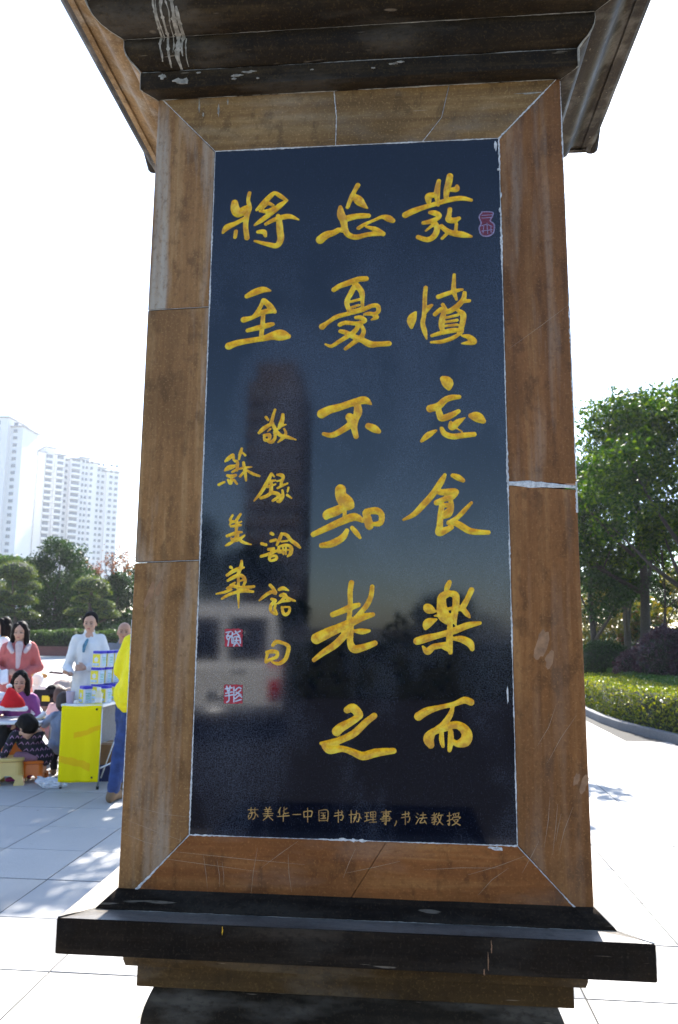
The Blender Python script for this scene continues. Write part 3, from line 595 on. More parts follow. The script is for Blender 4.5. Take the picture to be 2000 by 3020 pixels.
# red seals
def seal(x0, y0, x1, y1, strokes, seed):
    rng = random.Random(seed); edge = []
    cs = [(x0, y0), (x1, y0), (x1, y1), (x0, y1)]
    for (a, b) in zip(cs, cs[1:]+cs[:1]):
        for k in range(8): edge.append(xz(cF[0]+(a[0]+(b[0]-a[0])*k/8+rng.uniform(-5, 5))*cF[2], cF[1]+(a[1]+(b[1]-a[1])*k/8+rng.uniform(-5, 5))*cF[2]))
    sub(prism('red_seal', edge, -.0012, .001, M_red))
    q = [[(x0+(x1-x0)*a/100, y0+(y1-y0)*b/100, 15) for a, b in s] for s in strokes]
    chars(cF, q, 'seal_carving', M_white, 1.0, res=.0008, rim=.0024, floor=.0018, fall=.001)
seal(405, 1195, 610, 1400, [[(8,20),(36,14)],[(26,16),(12,45),(20,60),(34,40)],[(10,40),(34,40)],[(24,60),(18,95)],[(44,20),(40,60),(42,80)],[(52,30),(88,12)],[(60,12),(70,26),(84,40)],[(48,50),(66,42),(86,52),(88,80)],[(50,54),(50,78)],[(66,44),(66,80)],[(52,66),(86,64)],[(50,82),(66,76),(50,96)],[(72,78),(84,95)]], 1)
seal(395, 1840, 610, 2055, [[(8,22),(44,16)],[(16,8),(20,34)],[(34,8),(30,34)],[(10,46),(44,38)],[(8,60),(46,54)],[(26,30),(28,80),(16,94)],[(54,12),(54,92)],[(62,30),(80,14),(92,20)],[(60,56),(90,30)],[(66,40),(92,54)],[(62,74),(82,58),(96,66)],[(64,88),(92,80)]], 2)
seal_g = [xz(cB[0]+a*cB[2], cB[1]+b*cB[2]) for a, b in ((1098,432),(1140,424),(1184,434),(1188,470),(1172,500),(1192,525),(1198,560),(1186,600),(1150,622),(1110,614),(1084,585),(1076,550),(1090,515),(1074,480),(1082,450))]
sub(prism('gourd_seal', seal_g, -.0011, .001, plain('dark_seal_paint', (0.13, 0.012, 0.03), .7, .6, 160)))
q_ = [[(1100,440,9),(1080,470,9),(1095,520,10),(1080,560,10),(1100,610,9),(1150,618,10),(1190,590,10),(1195,530,10),(1165,500,8),(1185,460,9),(1180,435,8),(1100,432,8)],
      [(1100,460,6),(1180,455,6)],[(1100,480,6),(1180,475,6)],[(1100,540,7),(1140,530,6),(1180,545,7)],[(1100,580,6),(1180,570,6)],[(1140,520,7),(1145,600,7)],[(1115,545,6),(1110,595,6)],[(1170,540,6),(1172,590,6)]]
chars(cB, q_, 'gourd_seal', plain('worn_seal_paint', (0.24, 0.20, 0.30), .7, .5, 200), 1.0, res=.0009, rim=.0018, floor=.0013, fall=.0015)

# ------------------------------------------------------------------ eave mouldings and base, each course four mitred stones
def course(name, prof, mats, seed=0, name_s=None):
    """prof: (o, z) list from the shaft outwards; four stones meeting at the mitres"""
    corners = [(PL, 0), (PR, 0), (PR, PD), (PL, PD)]; dirs = [(-1, -1), (1, -1), (1, 1), (-1, 1)]
    for s in range(4):
        a, b = s, (s+1) % 4; V = []; Fq = []; n = len(prof); NX = 24
        for k in range(NX+1):
            t = k/NX
            for (o, z) in prof:
                pa = (corners[a][0]+dirs[a][0]*o, corners[a][1]+dirs[a][1]*o); pb = (corners[b][0]+dirs[b][0]*o, corners[b][1]+dirs[b][1]*o)
                x, y = pa[0]+(pb[0]-pa[0])*t, pa[1]+(pb[1]-pa[1])*t
                j = .0012*mnoise.noise((x*9+seed, y*9, z*30)) if 0 < k < NX else 0
                sx, sy = (pb[0]-pa[0])/abs((pb[0]-pa[0])+(pb[1]-pa[1])), (pb[1]-pa[1])/abs((pb[0]-pa[0])+(pb[1]-pa[1]))
                gap = .0012*(1 if k == 0 else -1 if k == NX else 0)
                V.append((x+sx*gap+sy*j, y+sy*gap-sx*j, z+j*.5))
        for k in range(NX):
            for i in range(n-1): Fq.append((k*n+i, k*n+i+1, (k+1)*n+i+1, (k+1)*n+i) if prof[-1][1] < prof[0][1] else (k*n+i, (k+1)*n+i, (k+1)*n+i+1, k*n+i+1))
        o_ = from_np(name, V, Fq, mats[s]); P_(o_)
        if s == 0 and name == 'base_slab':       # upper face toned paler than the grimy front so its sunlit patches read bright
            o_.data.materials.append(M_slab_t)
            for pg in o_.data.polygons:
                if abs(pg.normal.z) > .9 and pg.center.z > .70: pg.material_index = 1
        md = o_.modifiers.new('t', 'SOLIDIFY'); md.thickness = 0.02; md.offset = -1
        o_.data.polygons.foreach_set('use_smooth', [True]*len(o_.data.polygons))
        o_.data.set_sharp_from_angle(angle=R(32))
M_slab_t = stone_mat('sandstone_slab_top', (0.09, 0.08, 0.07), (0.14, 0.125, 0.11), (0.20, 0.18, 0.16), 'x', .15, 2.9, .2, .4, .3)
def arc(o0, z0, o1, z1, bulge, n=8):
    out = []
    for k in range(n+1):
        t = k/n; x, z = o0+(o1-o0)*t, z0+(z1-z0)*t; l = math.hypot(o1-o0, z1-z0); nx, nz = (z1-z0)/l, -(o1-o0)/l
        b = bulge*math.sin(math.pi*t); out.append((x+nx*b, z+nz*b))
    return out
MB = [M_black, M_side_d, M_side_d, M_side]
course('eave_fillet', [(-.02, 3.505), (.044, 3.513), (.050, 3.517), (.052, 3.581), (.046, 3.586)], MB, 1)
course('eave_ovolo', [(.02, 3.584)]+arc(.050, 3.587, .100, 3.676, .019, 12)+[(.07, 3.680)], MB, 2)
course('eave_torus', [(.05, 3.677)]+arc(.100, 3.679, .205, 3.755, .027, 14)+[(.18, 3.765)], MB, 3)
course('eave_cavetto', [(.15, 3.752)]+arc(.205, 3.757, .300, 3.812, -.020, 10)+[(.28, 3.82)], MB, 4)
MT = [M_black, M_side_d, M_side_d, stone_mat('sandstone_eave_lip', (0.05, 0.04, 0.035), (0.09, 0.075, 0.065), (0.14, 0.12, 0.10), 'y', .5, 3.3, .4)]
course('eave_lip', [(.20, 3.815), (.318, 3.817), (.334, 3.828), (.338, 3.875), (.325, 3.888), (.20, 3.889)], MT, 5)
course('roof_slope', [(.33, 3.885), (.10, 4.05), (-.05, 4.14), (-.24, 4.20)], MT, 6)
for sx in (-1, 1):       # rounded tile ends at the two back corners
    cx = PL-.30 if sx < 0 else PR+.30
    P_(from_np('tile_end', *[np.array(a) for a in tube_np([(cx+sx*.02, PD+.18, 3.86), (cx+sx*.025, PD+.26, 3.855), (cx+sx*.035, PD+.335, 3.85), (cx+sx*.035, PD+.34, 3.85)], [.022, .030, .032, .020], 12)], M_slab, None, True))
# joint lines of pale mortar under the eave
def joint3(pts, r_=.002, seed=0, name='mortar_fillet', mat=None):
    rng = random.Random(seed); P2 = []
    for a, b in zip(pts[:-1], pts[1:]):
        n = max(2, int(math.dist(a, b)/.012))
        for i in range(n): P2.append(tuple(a[j]+(b[j]-a[j])*i/n+rng.uniform(-.0006, .0006) for j in range(3)))
    P2.append(pts[-1])
    rad = [r_*max(.25, .8+1.3*mnoise.noise((p[0]*11+seed, p[1]*11, p[2]*11))) for p in P2]
    V, Fq = tube_np(P2, rad, 6); P_(from_np(name, [tuple(v) for v in V], Fq, mat or M_mortar, None, True))
joint3([(PL-.046, -.047, 3.584), (PR+.046, -.047, 3.585)], .0022, 1, mat=M_lime)
joint3([(PL-.098, -.101, 3.677), (PR+.098, -.101, 3.678)], .0013, 2, mat=M_lime)
joint3([(PL+.01, -.002, 3.509), (PR-.005, -.002, 3.508)], .0022, 3, mat=M_lime)
mp = [(.0, 3.508), (.050, 3.516), (.052, 3.582)]+arc(.050, 3.587, .100, 3.676, .019, 6)[1:]+arc(.100, 3.679, .205, 3.755, .027, 6)[1:]+arc(.205, 3.757, .300, 3.812, -.020, 5)[1:]
for e, (cx, sx) in enumerate(((PL, -1), (PR, 1))): joint3([(cx+sx*o, -o, z) for o, z in mp], .0030, 5+e, mat=M_lime)
joint3([(PL-.338, -.2, 3.878), (PL-.338, PD+.2, 3.878)], .002, 9, mat=M_lime)
# lime runs down the left of the eave front
def lime_run(x0, w, zlo, zhi, seed):
    rng = random.Random(seed); V = []; Fq = []; prof = arc(.050, 3.587, .100, 3.676, .019, 16)+arc(.100, 3.679, .205, 3.755, .027, 22)
    prof = [(.0528, 3.52), (.0532, 3.55), (.0535, 3.58)]+prof
    pr = [p for p in prof if zlo <= p[1] <= zhi]; x = x0
    for i, (o, z) in enumerate(pr):
        x = x0+.010*mnoise.noise((z*22, seed*5.3, 0)); ww = w*(.35+.9*abs(mnoise.noise((z*35, seed*2.7, 4)))+(.5 if i % 9 == 0 else 0))*min(1, (i+1)/3, (len(pr)-i)/2)
        V += [(x-ww, -o-.0016, z-.0008), (x+ww, -o-.0016, z-.0008)]
    for i in range(len(pr)-1): Fq.append((2*i, 2*i+1, 2*i+3, 2*i+2))
    P_(from_np('lime_run', V, Fq, M_lime))
for i, (px, w, a, b) in enumerate([(470, .007, 3.60, 3.80), (480, .004, 3.66, 3.80), (492, .008, 3.59, 3.80), (522, .013, 3.585, 3.80), (535, .007, 3.61, 3.72), (545, .004, 3.59, 3.67), (508, .004, 3.62, 3.80)]):
    lime_run(float(at(px, 100, -.12)[0]), w, a, b, i+1)
def smear(px, py, yy, w, h, seed, mat):
    rng = random.Random(seed); c = at(px, py, yy); n = 14
    poly = [(c[0]+w*math.cos(2*math.pi*k/n)*rng.uniform(.35, 1.25), c[2]+h*math.sin(2*math.pi*k/n)*rng.uniform(.3, 1.3)) for k in range(n)]
    P_(prism('lime_run', poly, yy-.0012, yy+.004, mat))
for i, (px, py, w, h) in enumerate([(700, 222, .022, .005), (735, 212, .03, .006), (690, 232, .008, .005), (1160, 188, .016, .004), (1180, 182, .02, .004), (585, 215, .010, .004), (760, 230, .006, .003), (920, 205, .008, .003), (1100, 200, .014, .003), (480, 225, .016, .012), (535, 238, .03, .012)]):
    smear(px, py, -.0526, w, h, i, M_lime)
for i, (px, py, w, h) in enumerate([(588, 310, .004, .03), (645, 325, .006, .024), (600, 340, .004, .012), (672, 300, .003, .012), (1560, 275, .05, .004)]):
    smear(px, py, 0.0, w, h, i+30, M_lime)

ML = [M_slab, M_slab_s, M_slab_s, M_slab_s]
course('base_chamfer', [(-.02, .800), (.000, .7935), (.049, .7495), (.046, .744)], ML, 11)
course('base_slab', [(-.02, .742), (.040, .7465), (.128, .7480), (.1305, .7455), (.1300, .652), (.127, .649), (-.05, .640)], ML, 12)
MF = [M_low, M_slab_s, M_slab_s, M_low]
course('base_bead', [(-.06, .641), (-.026, .637), (-.022, .622), (-.021, .580), (-.027, .561), (-.056, .557)], MF, 13)
course('base_band', [(-.08, .557), (-.056, .553), (-.056, .492), (-.060, .489), (-.10, .489)], MF, 14)
MFo = [M_foot, M_slab_s, M_slab_s, M_foot]
course('base_torus', [(-.12, .491)]+arc(-.105, .487, -.100, .260, -.034, 14)+[(-.12, .255)], MFo, 15)
MFp = [M_low, M_slab_s, M_slab_s, M_slab_s]
course('base_plinth', [(-.2, .262), (-.03, .258), (.06, .20), (.19, .110), (.195, .100), (.195, -.02)], MFp, 16)
joint3([(PL-.045, -.0505, .7478), (PR+.045, -.0505, .7478)], .0007, 21, mat=M_lime)
joint3([(PL-.128, -.129, .7495), (PL-.049, -.050, .7495)], .0018, 22, mat=plain('joint_dark', (.02, .018, .016)))
joint3([(PR+.128, -.129, .7495), (PR+.049, -.050, .7495)], .0014, 23)
joint3([(PR+.131, -.1305, .655), (PR+.131, -.1305, .745)], .0035, 24)
joint3([(PL-.131, -.1305, .655), (PL-.131, -.1305, .745)], .0014, 25)
# hairline crack and a dab of yellow paint on the slab's front
smear(656, 2745, -.1312, .0022, .012, 77, M_gold)
for i, (px, py, w, h) in enumerate([(1450, 2800, .0022, .02), (1440, 2835, .0022, .022), (1428, 2868, .003, .012)]): smear(px, py, -.1312, w, h, 80+i, M_pale)
# ------------------------------------------------------------------ ground, paving, kerb, road
PIT = 0.612; PX0, PY0 = -1.655, 1.235
def paving_mat():
    t = NT('granite_paving'); xyz = t.sep(t.tc.outputs['Object'])
    geo = t.n.new('ShaderNodeNewGeometry')
    sp = t.sep(geo.outputs['Position'])
    fx = t.math('FLOOR', t.math('DIVIDE', t.math('SUBTRACT', sp[0], PX0), PIT)); fy = t.math('FLOOR', t.math('DIVIDE', t.math('SUBTRACT', sp[1], PY0), PIT))
    cv = t.n.new('ShaderNodeCombineXYZ'); t.L(fx, cv.inputs[0]); t.L(fy, cv.inputs[1])
    wn_ = t.n.new('ShaderNodeTexWhiteNoise'); t.L(cv.outputs[0], wn_.inputs['Vector'])
    n1 = t.noise(230, 3, .6, geo.outputs['Position']); n2 = t.noise(1.1, 5, .6, geo.outputs['Position']); n3 = t.noise(14, 4, .6, geo.outputs['Position'])
    col = t.ramp(n1, [(0.3, (0.28, 0.266, 0.246)), (0.55, (0.42, 0.405, 0.38)), (0.75, (0.54, 0.525, 0.50))])
    col = t.mix(t.math('MULTIPLY', wn_.outputs[0], .5), col, (0.28, 0.282, 0.288))
    col = t.mix(t.ramp(n2, [(0.45, 0), (0.75, .3)]), col, (0.22, 0.215, 0.205))
    col = t.mix(t.ramp(n3, [(0.68, 0), (0.76, .45)]), col, (0.085, 0.08, 0.075))
    t.set(Base_Color=col, Roughness=t.ramp(n1, [(0.3, .55), (0.7, .8)]), Specular_IOR_Level=.4); t.bump(t.math('ADD', n1, t.math('MULTIPLY', n3, .5)), .35, .004); return t.m
M_pave = paving_mat()
M_dirt = plain('joint_grit', (0.045, 0.042, 0.038), .95, .3, 40)
gp = bpy.data.meshes.new('ground'); gp.from_pydata([(-1500, -1500, -.006), (1500, -1500, -.006), (1500, 1500, -.006), (-1500, 1500, -.006)], [], [(0, 1, 2, 3)])
ground = tag(link('ground', gp, plain('packed_ground', (0.15, 0.15, 0.13), .95, .3, 3)), kind='structure')
js = bpy.data.meshes.new('pavement'); js.from_pydata([(-26, -3.6, -.003), (12, -3.6, -.003), (12, 40, -.003), (-26, 40, -.003)], [], [(0, 1, 2, 3)])
pavement = tag(link('pavement', js, M_dirt), kind='structure')
def kerb_x(y):                            # foot of the kerb on the right
    pts = [(-4, 5.6), (4, 5.05), (7, 4.35), (8.98, 3.9), (10.16, 3.54), (10.98, 3.44), (11.94, 3.40), (14, 3.5), (18, 3.9), (40, 6.2)]
    return float(np.interp(y, [p[0] for p in pts], [p[1] for p in pts]))
bm = bmesh.new(); h = PIT/2-.0042
bm_box(bm, (-h, -h, -.03), (h, h, 0.0), .0018)
tile_me = bpy.data.meshes.new('paving_slab'); bm.to_mesh(tile_me); bm.free(); tile_me.materials.append(M_pave)
cells = []
for i in range(-40, 20):
    for j in range(-8, 63):
        x, y = PX0+(i+.5)*PIT, PY0+(j+.5)*PIT
        if x+PIT/2 > kerb_x(y)+.05: continue
        d = math.hypot(x-CAM[0], y-CAM[1]); vis = 0
        if y > -1.5:
            px, py = proj((x, y, 0)); sideL, sideR = px < 470, px > 1650
            if -60 < px < 2060 and py < 3100 and (sideL or sideR): vis = 1
        cells.append((-vis, d, x, y))
cells.sort(); n_obj = 290
rt = random.Random(3)
for k, (v_, d_, x, y) in enumerate(cells[:n_obj]):
    o = bpy.data.objects.new('paving_slab', tile_me); COL.objects.link(o); o.parent = pavement
    o.location = (x, y, rt.uniform(-.0012, .0012)); o.rotation_euler = (rt.uniform(-.0015, .0015), rt.uniform(-.0015, .0015), rt.uniform(-.002, .002))
V = []; Fq = []
for (v_, d_, x, y) in cells[n_obj:]:
    b = len(V); z = rt.uniform(-.001, .001); e = .0018
    V += [(x-h, y-h, z-.0025), (x+h, y-h, z-.0025), (x+h, y+h, z-.0025), (x-h, y+h, z-.0025), (x-h+e, y-h+e, z), (x+h-e, y-h+e, z), (x+h-e, y+h-e, z), (x-h+e, y+h-e, z)]
    Fq += [(b+4, b+5, b+6, b+7), (b, b+1, b+5, b+4), (b+1, b+2, b+6, b+5), (b+2, b+3, b+7, b+6), (b+3, b, b+4, b+7)]
pv = from_np('distant_paving', V, Fq, M_pave); tag(pv, kind='stuff'); pv.parent = pavement
# road behind the photographer
t = NT('asphalt'); n1 = t.noise(120, 3); n2 = t.noise(.8, 4); t.set(Base_Color=t.mix(t.ramp(n2, [(.4, 0), (.7, .5)]), t.ramp(n1, [(.3, (.018, .018, .02)), (.7, (.045, .045, .047))]), (.028, .028, .029)), Roughness=.85); t.bump(n1, .5, .004)
M_asph = t.m
rd = bpy.data.meshes.new('road'); rd.from_pydata([(-60, -16, -.0045), (60, -16, -.0045), (60, -3.75, -.0045), (-60, -3.75, -.0045)], [], [(0, 1, 2, 3)])
tag(link('road', rd, M_asph), kind='structure')
M_kerb = plain('grey_granite_kerb', (0.13, 0.13, 0.14), .8, .25, 60, .3)
kb = tag(box('roadside_kerb', (-60, -3.75, -.02), (60, -3.6, .0015), M_kerb), kind='structure')
# kerb of the planting bed, one stone after another
kerb = empty('bed_kerb', (kerb_x(9), 9, 0)); tag(kerb, kind='structure')
ys = np.arange(-3, 34, .9)
for y0 in ys:
    y1 = y0+.893; x0, x1 = kerb_x(y0), kerb_x(y1); bm = bmesh.new(); e = .012
    prof = [(0, -.03), (0, .135-e), (e, .135), (.115-e, .135), (.115, .135-e), (.115, -.03)]
    A = [bm.verts.new((x0+a-kerb_x(9), y0-9, z)) for a, z in prof]; B = [bm.verts.new((x1+a-kerb_x(9), y1-9, z)) for a, z in prof]
    for k in range(5): bm.faces.new((A[k], A[k+1], B[k+1], B[k]))
    bm.faces.new(A[::-1]); bm.faces.new(B)
    bmesh.ops.recalc_face_normals(bm, faces=bm.faces[:])
    from_bm('kerb_stone', bm, M_kerb, kerb)
# soil of the bed
V = []; Fq = []
yy = list(np.arange(-3, 34, 1.0))
for y in yy: V += [(kerb_x(y)+.10, y, .07), (40, y, .07)]
for k in range(len(yy)-1): Fq.append((2*k, 2*k+1, 2*k+3, 2*k+2))
tag(from_np('planting_bed', V, Fq, plain('soil_and_turf', (0.055, 0.07, 0.025), .95, .5, 9, .6)), kind='structure')

# ------------------------------------------------------------------ vegetation
def leaf_mat(name, c0, c1, c2, transl=0.35, rough=.42, spec=.5):
    t = NT(name); g = t.n.new('ShaderNodeNewGeometry')
    col = t.ramp(g.outputs['Random Per Island'], [(0.0, c0), (0.5, c1), (1.0, c2)])
    t.set(Base_Color=col, Roughness=rough, Specular_IOR_Level=spec)
    tr = t.n.new('ShaderNodeBsdfTranslucent'); br = t.mix(.5, col, (1, .9, .25), 'MULTIPLY')
    hs = t.n.new('ShaderNodeHueSaturation'); hs.inputs['Value'].default_value = 2.3; hs.inputs['Saturation'].default_value = 1.15; t.L(br, hs.inputs['Color']); t.L(hs.outputs[0], tr.inputs[0])
    ms = t.n.new('ShaderNodeMixShader'); ms.inputs[0].default_value = transl; t.L(t.bs.outputs[0], ms.inputs[1]); t.L(tr.outputs[0], ms.inputs[2]); t.L(ms.outputs[0], t.out.inputs[0])
    return t.m
M_bark = plain('bark', (0.075, 0.058, 0.045), .95, .4, 25, .8)
M_bark_d = plain('dark_bark', (0.04, 0.033, 0.028), .95, .4, 25, .8)
L_camph = leaf_mat('camphor_leaves', (0.007, 0.022, 0.004), (0.015, 0.042, 0.006), (0.07, 0.115, 0.008), .40, .5, .2)
L_dark = leaf_mat('evergreen_leaves', (0.007, 0.020, 0.007), (0.013, 0.034, 0.010), (0.032, 0.062, 0.016), .28, .5, .2)
L_mid = leaf_mat('broadleaf_leaves', (0.02, 0.045, 0.014), (0.035, 0.07, 0.018), (0.06, 0.10, 0.025), .35)
L_top = leaf_mat('topiary_leaves', (0.03, 0.055, 0.012), (0.055, 0.085, 0.016), (0.10, 0.12, 0.022), .3)
L_hedge = leaf_mat('hedge_leaves', (0.04, 0.065, 0.006), (0.085, 0.115, 0.008), (0.19, 0.19, 0.014), .4)
L_hedgeg = leaf_mat('green_hedge_leaves', (0.02, 0.05, 0.008), (0.035, 0.08, 0.012), (0.06, 0.11, 0.016), .35)
L_purple = leaf_mat('purple_leaves', (0.022, 0.010, 0.020), (0.04, 0.016, 0.03), (0.07, 0.03, 0.045), .25)
L_rust = leaf_mat('rusty_leaves', (0.11, 0.035, 0.02), (0.17, 0.06, 0.035), (0.20, 0.10, 0.04), .25)
L_yell = leaf_mat('yellow_leaves', (0.05, 0.06, 0.012), (0.09, 0.09, 0.018), (0.15, 0.11, 0.025), .35)
def leaves_np(P, size, rng, aspect=.5, N=None, fold=.25, tilt=None):
    """rhombic leaves folded along the midrib at points P; two triangles-pairs each as quads"""
    n = len(P); u = rng.normal(size=(n, 3)); u /= np.linalg.norm(u, axis=1, keepdims=True)
    if tilt is not None: u = u*(1-tilt)+np.array([0, 0, -1])*0 + u*0
    w = rng.normal(size=(n, 3))
    if N is not None: w = w*.6+N*1.0
    v = np.cross(u, w); v /= np.linalg.norm(v, axis=1, keepdims=True)+1e-9
    nn = np.cross(u, v)
    s = size*rng.uniform(.65, 1.3, (n, 1))
    a, b = P-u*s*.5, P+u*s*.5; c, d = P+v*s*aspect*.5+nn*s*fold*.3, P-v*s*aspect*.5+nn*s*fold*.3
    V = np.stack([a, c, b, d], 1).reshape(-1, 3); Fq = np.arange(4*n).reshape(n, 4)
    return V, Fq
def crown_pts(clumps, n, rng, shell=(.55, 1.0)):
    """points in the outer part of many ellipsoid clumps (cx,cy,cz,rx,ry,rz)"""
    C = np.array(clumps, float); vol = (C[:, 3]*C[:, 4]*C[:, 5])**(2/3); k = rng.choice(len(C), n, p=vol/vol.sum())
    d = rng.normal(size=(n, 3)); d /= np.linalg.norm(d, axis=1, keepdims=True)
    r_ = rng.uniform(shell[0]**3, shell[1]**3, (n, 1))**(1/3)*(1+.12*rng.normal(size=(n, 1)))
    return C[k, :3]+d*r_*C[k, 3:6], d
def tree(name, label, base, trunk, limbs, clumps, n, leaf, mat, bark, group=None, cat='tree', seed=0, aspect=.5, shell=(.5, 1.0), parts=('trunk', 'crown')):
    """trunk: list of (dx,dy,z,r); limbs: list of such lists; clumps relative to the base"""
    rng = np.random.default_rng(seed); e = empty(name, base); tag(e, label, cat, group)
    lst = [([p[:3] for p in trunk], [p[3] for p in trunk])]+[([p[:3] for p in L], [p[3] for p in L]) for L in limbs]
    tubes(parts[0], lst, bark, e, 8)
    P, d = crown_pts(clumps, n, rng, shell); V, Fq = leaves_np(P, leaf, rng, aspect)
    from_np(parts[1], V, Fq, mat, e); return e
def auto_tree(name, label, base, H, cr, cz0, n, leaf, mat, bark, group=None, seed=0, r0=.12, nclump=34, lean=(0, 0), flat=.8, cat='tree', nl=9, **kw):
    rng = np.random.default_rng(seed+100); cl = []; cz1 = H
    tr = [(lean[0]*t+.06*math.sin(7*t+seed), lean[1]*t+.06*math.cos(5*t+seed), t*(cz0+(cz1-cz0)*.7), r0*(1.25 if t == 0 else 1-.75*t)) for t in np.linspace(0, 1, 9)]
    limbs = []
    for k in range(nclump):
        t = rng.uniform(0, 1); z = cz0+(cz1-cz0)*t; prof = math.sin(math.pi*min(1, .18+.82*t)**.8)*.95+.1
        a = rng.uniform(0, 2*math.pi); rr = cr*prof*math.sqrt(rng.uniform(.05, 1)); s = cr*rng.uniform(.20, .36)
        cl.append((lean[0]*.8+rr*math.cos(a), lean[1]*.8+rr*math.sin(a), min(z, H-s*flat*.8), s, s, s*flat))
    for k in range(nl):
        c = cl[k]; t0 = min(.95, max(.35, (c[2]-.25*cr)/(cz0+(cz1-cz0)*.7)*.8)); i = min(8, int(t0*8)); p = tr[i]
        m = ((p[0]+c[0])*.5, (p[1]+c[1])*.5, (p[2]+c[2])*.5-.05*cr); limbs.append([(p[0], p[1], p[2], p[3]*.6), (*m, p[3]*.38), (c[0], c[1], c[2], .012)])
    return tree(name, label, base, tr, limbs, cl, n, leaf, mat, bark, group, cat, seed, **kw)
def mound(name, label, c, r3, n, leaf, mat, group=None, cat='bush', seed=0, inner=True, top=1.0):
    """clipped bush: dark twiggy core and a coat of leaves"""
    rng = np.random.default_rng(seed); e = empty(name, (c[0], c[1], c[2])); tag(e, label, cat, group)
    bm = bmesh.new(); bmesh.ops.create_icosphere(bm, subdivisions=3, radius=1.0)
    for v in bm.verts:
        k = .86+.07*mnoise.noise(v.co*3+Vector((seed, 0, 0))); v.co = Vector((v.co.x*r3[0]*k, v.co.y*r3[1]*k, r3[2]*(1+v.co.z*k) if v.co.z > 0 else r3[2]*(1+v.co.z)))
    from_bm('twigs', bm, M_core, e, True)
    d = rng.normal(size=(n, 3)); d /= np.linalg.norm(d, axis=1, keepdims=True); d[:, 2] = np.where(d[:, 2] < -.75, -d[:, 2], d[:, 2])
    nz = np.array([mnoise.noise(Vector(q)*3+Vector((seed, 0, 0))) for q in d])
    rr = (.90+.10*nz+.05*rng.normal(size=n))[:, None]
    P = d*rr*np.array(r3)+np.array([0, 0, r3[2]]); P[:, 2] = np.maximum(P[:, 2], .01)
    V, Fq = leaves_np(P, leaf, rng, .55); from_np('foliage', V, Fq, mat, e); return e
t = NT('shaded_twigs'); n1 = t.noise(20, 4); t.set(Base_Color=t.ramp(n1, [(.3, (.010, .014, .006)), (.7, (.025, .032, .012))]), Roughness=.95); t.bump(n1, .8, .03); M_core = t.m
# --- right: hedge along the kerb
def hedge(name, label, path, w, hgt, n, leaf, mat, seed, z0=.06, group=None):
    rng = np.random.default_rng(seed); path = np.array(path, float); c = path.mean(0); e = empty(name, (c[0], c[1], z0)); tag(e, label, 'hedge', group)
    seg = np.diff(path, axis=0); Ls = np.hypot(seg[:, 0], seg[:, 1]); k = rng.choice(len(seg), n, p=Ls/Ls.sum()); t_ = rng.uniform(0, 1, n)
    nrm = np.stack([-seg[:, 1]/Ls, seg[:, 0]/Ls], 1)
    fr = rng.uniform(0, 1, n); P = np.zeros((n, 3)); wb = w/2
    top = fr < .42; sd = np.where(rng.uniform(size=n) < .5, 1, -1)
    off = np.where(top, rng.uniform(-wb, wb, n), sd*wb+rng.normal(size=n)*.02); zz = np.where(top, hgt+rng.normal(size=n)*.02, rng.uniform(.02, 1, n)*hgt)
    base = path[k]+seg[k]*t_[:, None]
    bump = np.array([mnoise.noise((q[0]*2.2, q[1]*2.2, z_*2.2+seed)) for q, z_ in zip(base, zz)])*.06
    off = off+np.where(top, 0, sd*bump); zz = zz+np.where(top, bump, 0)
    P[:, :2] = base+nrm[k]*off[:, None]-c; P[:, 2] = zz
    V, Fq = leaves_np(P, leaf, rng, .6); from_np('foliage', V, Fq, mat, e)
    V = []; Fq = []
    for i, p in enumerate(path):
        nn_ = nrm[min(i, len(nrm)-1)]; iw = wb*.86; ih = hgt*.93
        for a, z_ in ((-iw, 0), (-iw, ih), (iw, ih), (iw, 0)): V.append((p[0]-c[0]+nn_[0]*a, p[1]-c[1]+nn_[1]*a, z_))
    for i in range(len(path)-1):
        for q in range(3): Fq.append((4*i+q, 4*i+q+1, 4*i+5+q, 4*i+4+q))
    Fq += [(0, 1, 2, 3), (len(V)-4, len(V)-1, len(V)-2, len(V)-3)]
    from_np('twigs', V, Fq, M_core, e); return e
hp = [(kerb_x(y)+.62, y) for y in np.arange(-2.5, 14.3, .7)]
hedge('clipped_hedge', 'low yellow green clipped hedge running along the grey kerb', hp, .95, .60, 42000, .045, L_hedge, 1)
hp2 = [(kerb_x(y)+1.75, y) for y in np.arange(10.5, 19, .7)]
hedge('clipped_hedge', 'darker green clipped hedge between the kerb hedge and the round bush', hp2, 1.1, .62, 22000, .045, L_hedgeg, 2)
c = at(1782, 1975, 17.3); mound('round_bush', 'dark green ball shaped bush behind the hedges', (c[0], c[1], .07), (.80, .8, .64), 6500, .055, L_dark, seed=3)
for i, (px, y, r_, hh) in enumerate([(1885, 15.2, .62, .58), (1965, 14.6, .72, .82), (2045, 14.2, .7, .75)]):
    c = at(px, 1900, y); mound('purple_bush', ['small purple leaved bush beside the dark ball shaped bush', 'tall purple leaved bush behind the yellow green hedge', 'purple leaved bush at the far end of the purple row'][i], (c[0], c[1], .07), (r_, r_, hh), 5200, .07, L_purple, 'purple leaved bushes', seed=20+i)
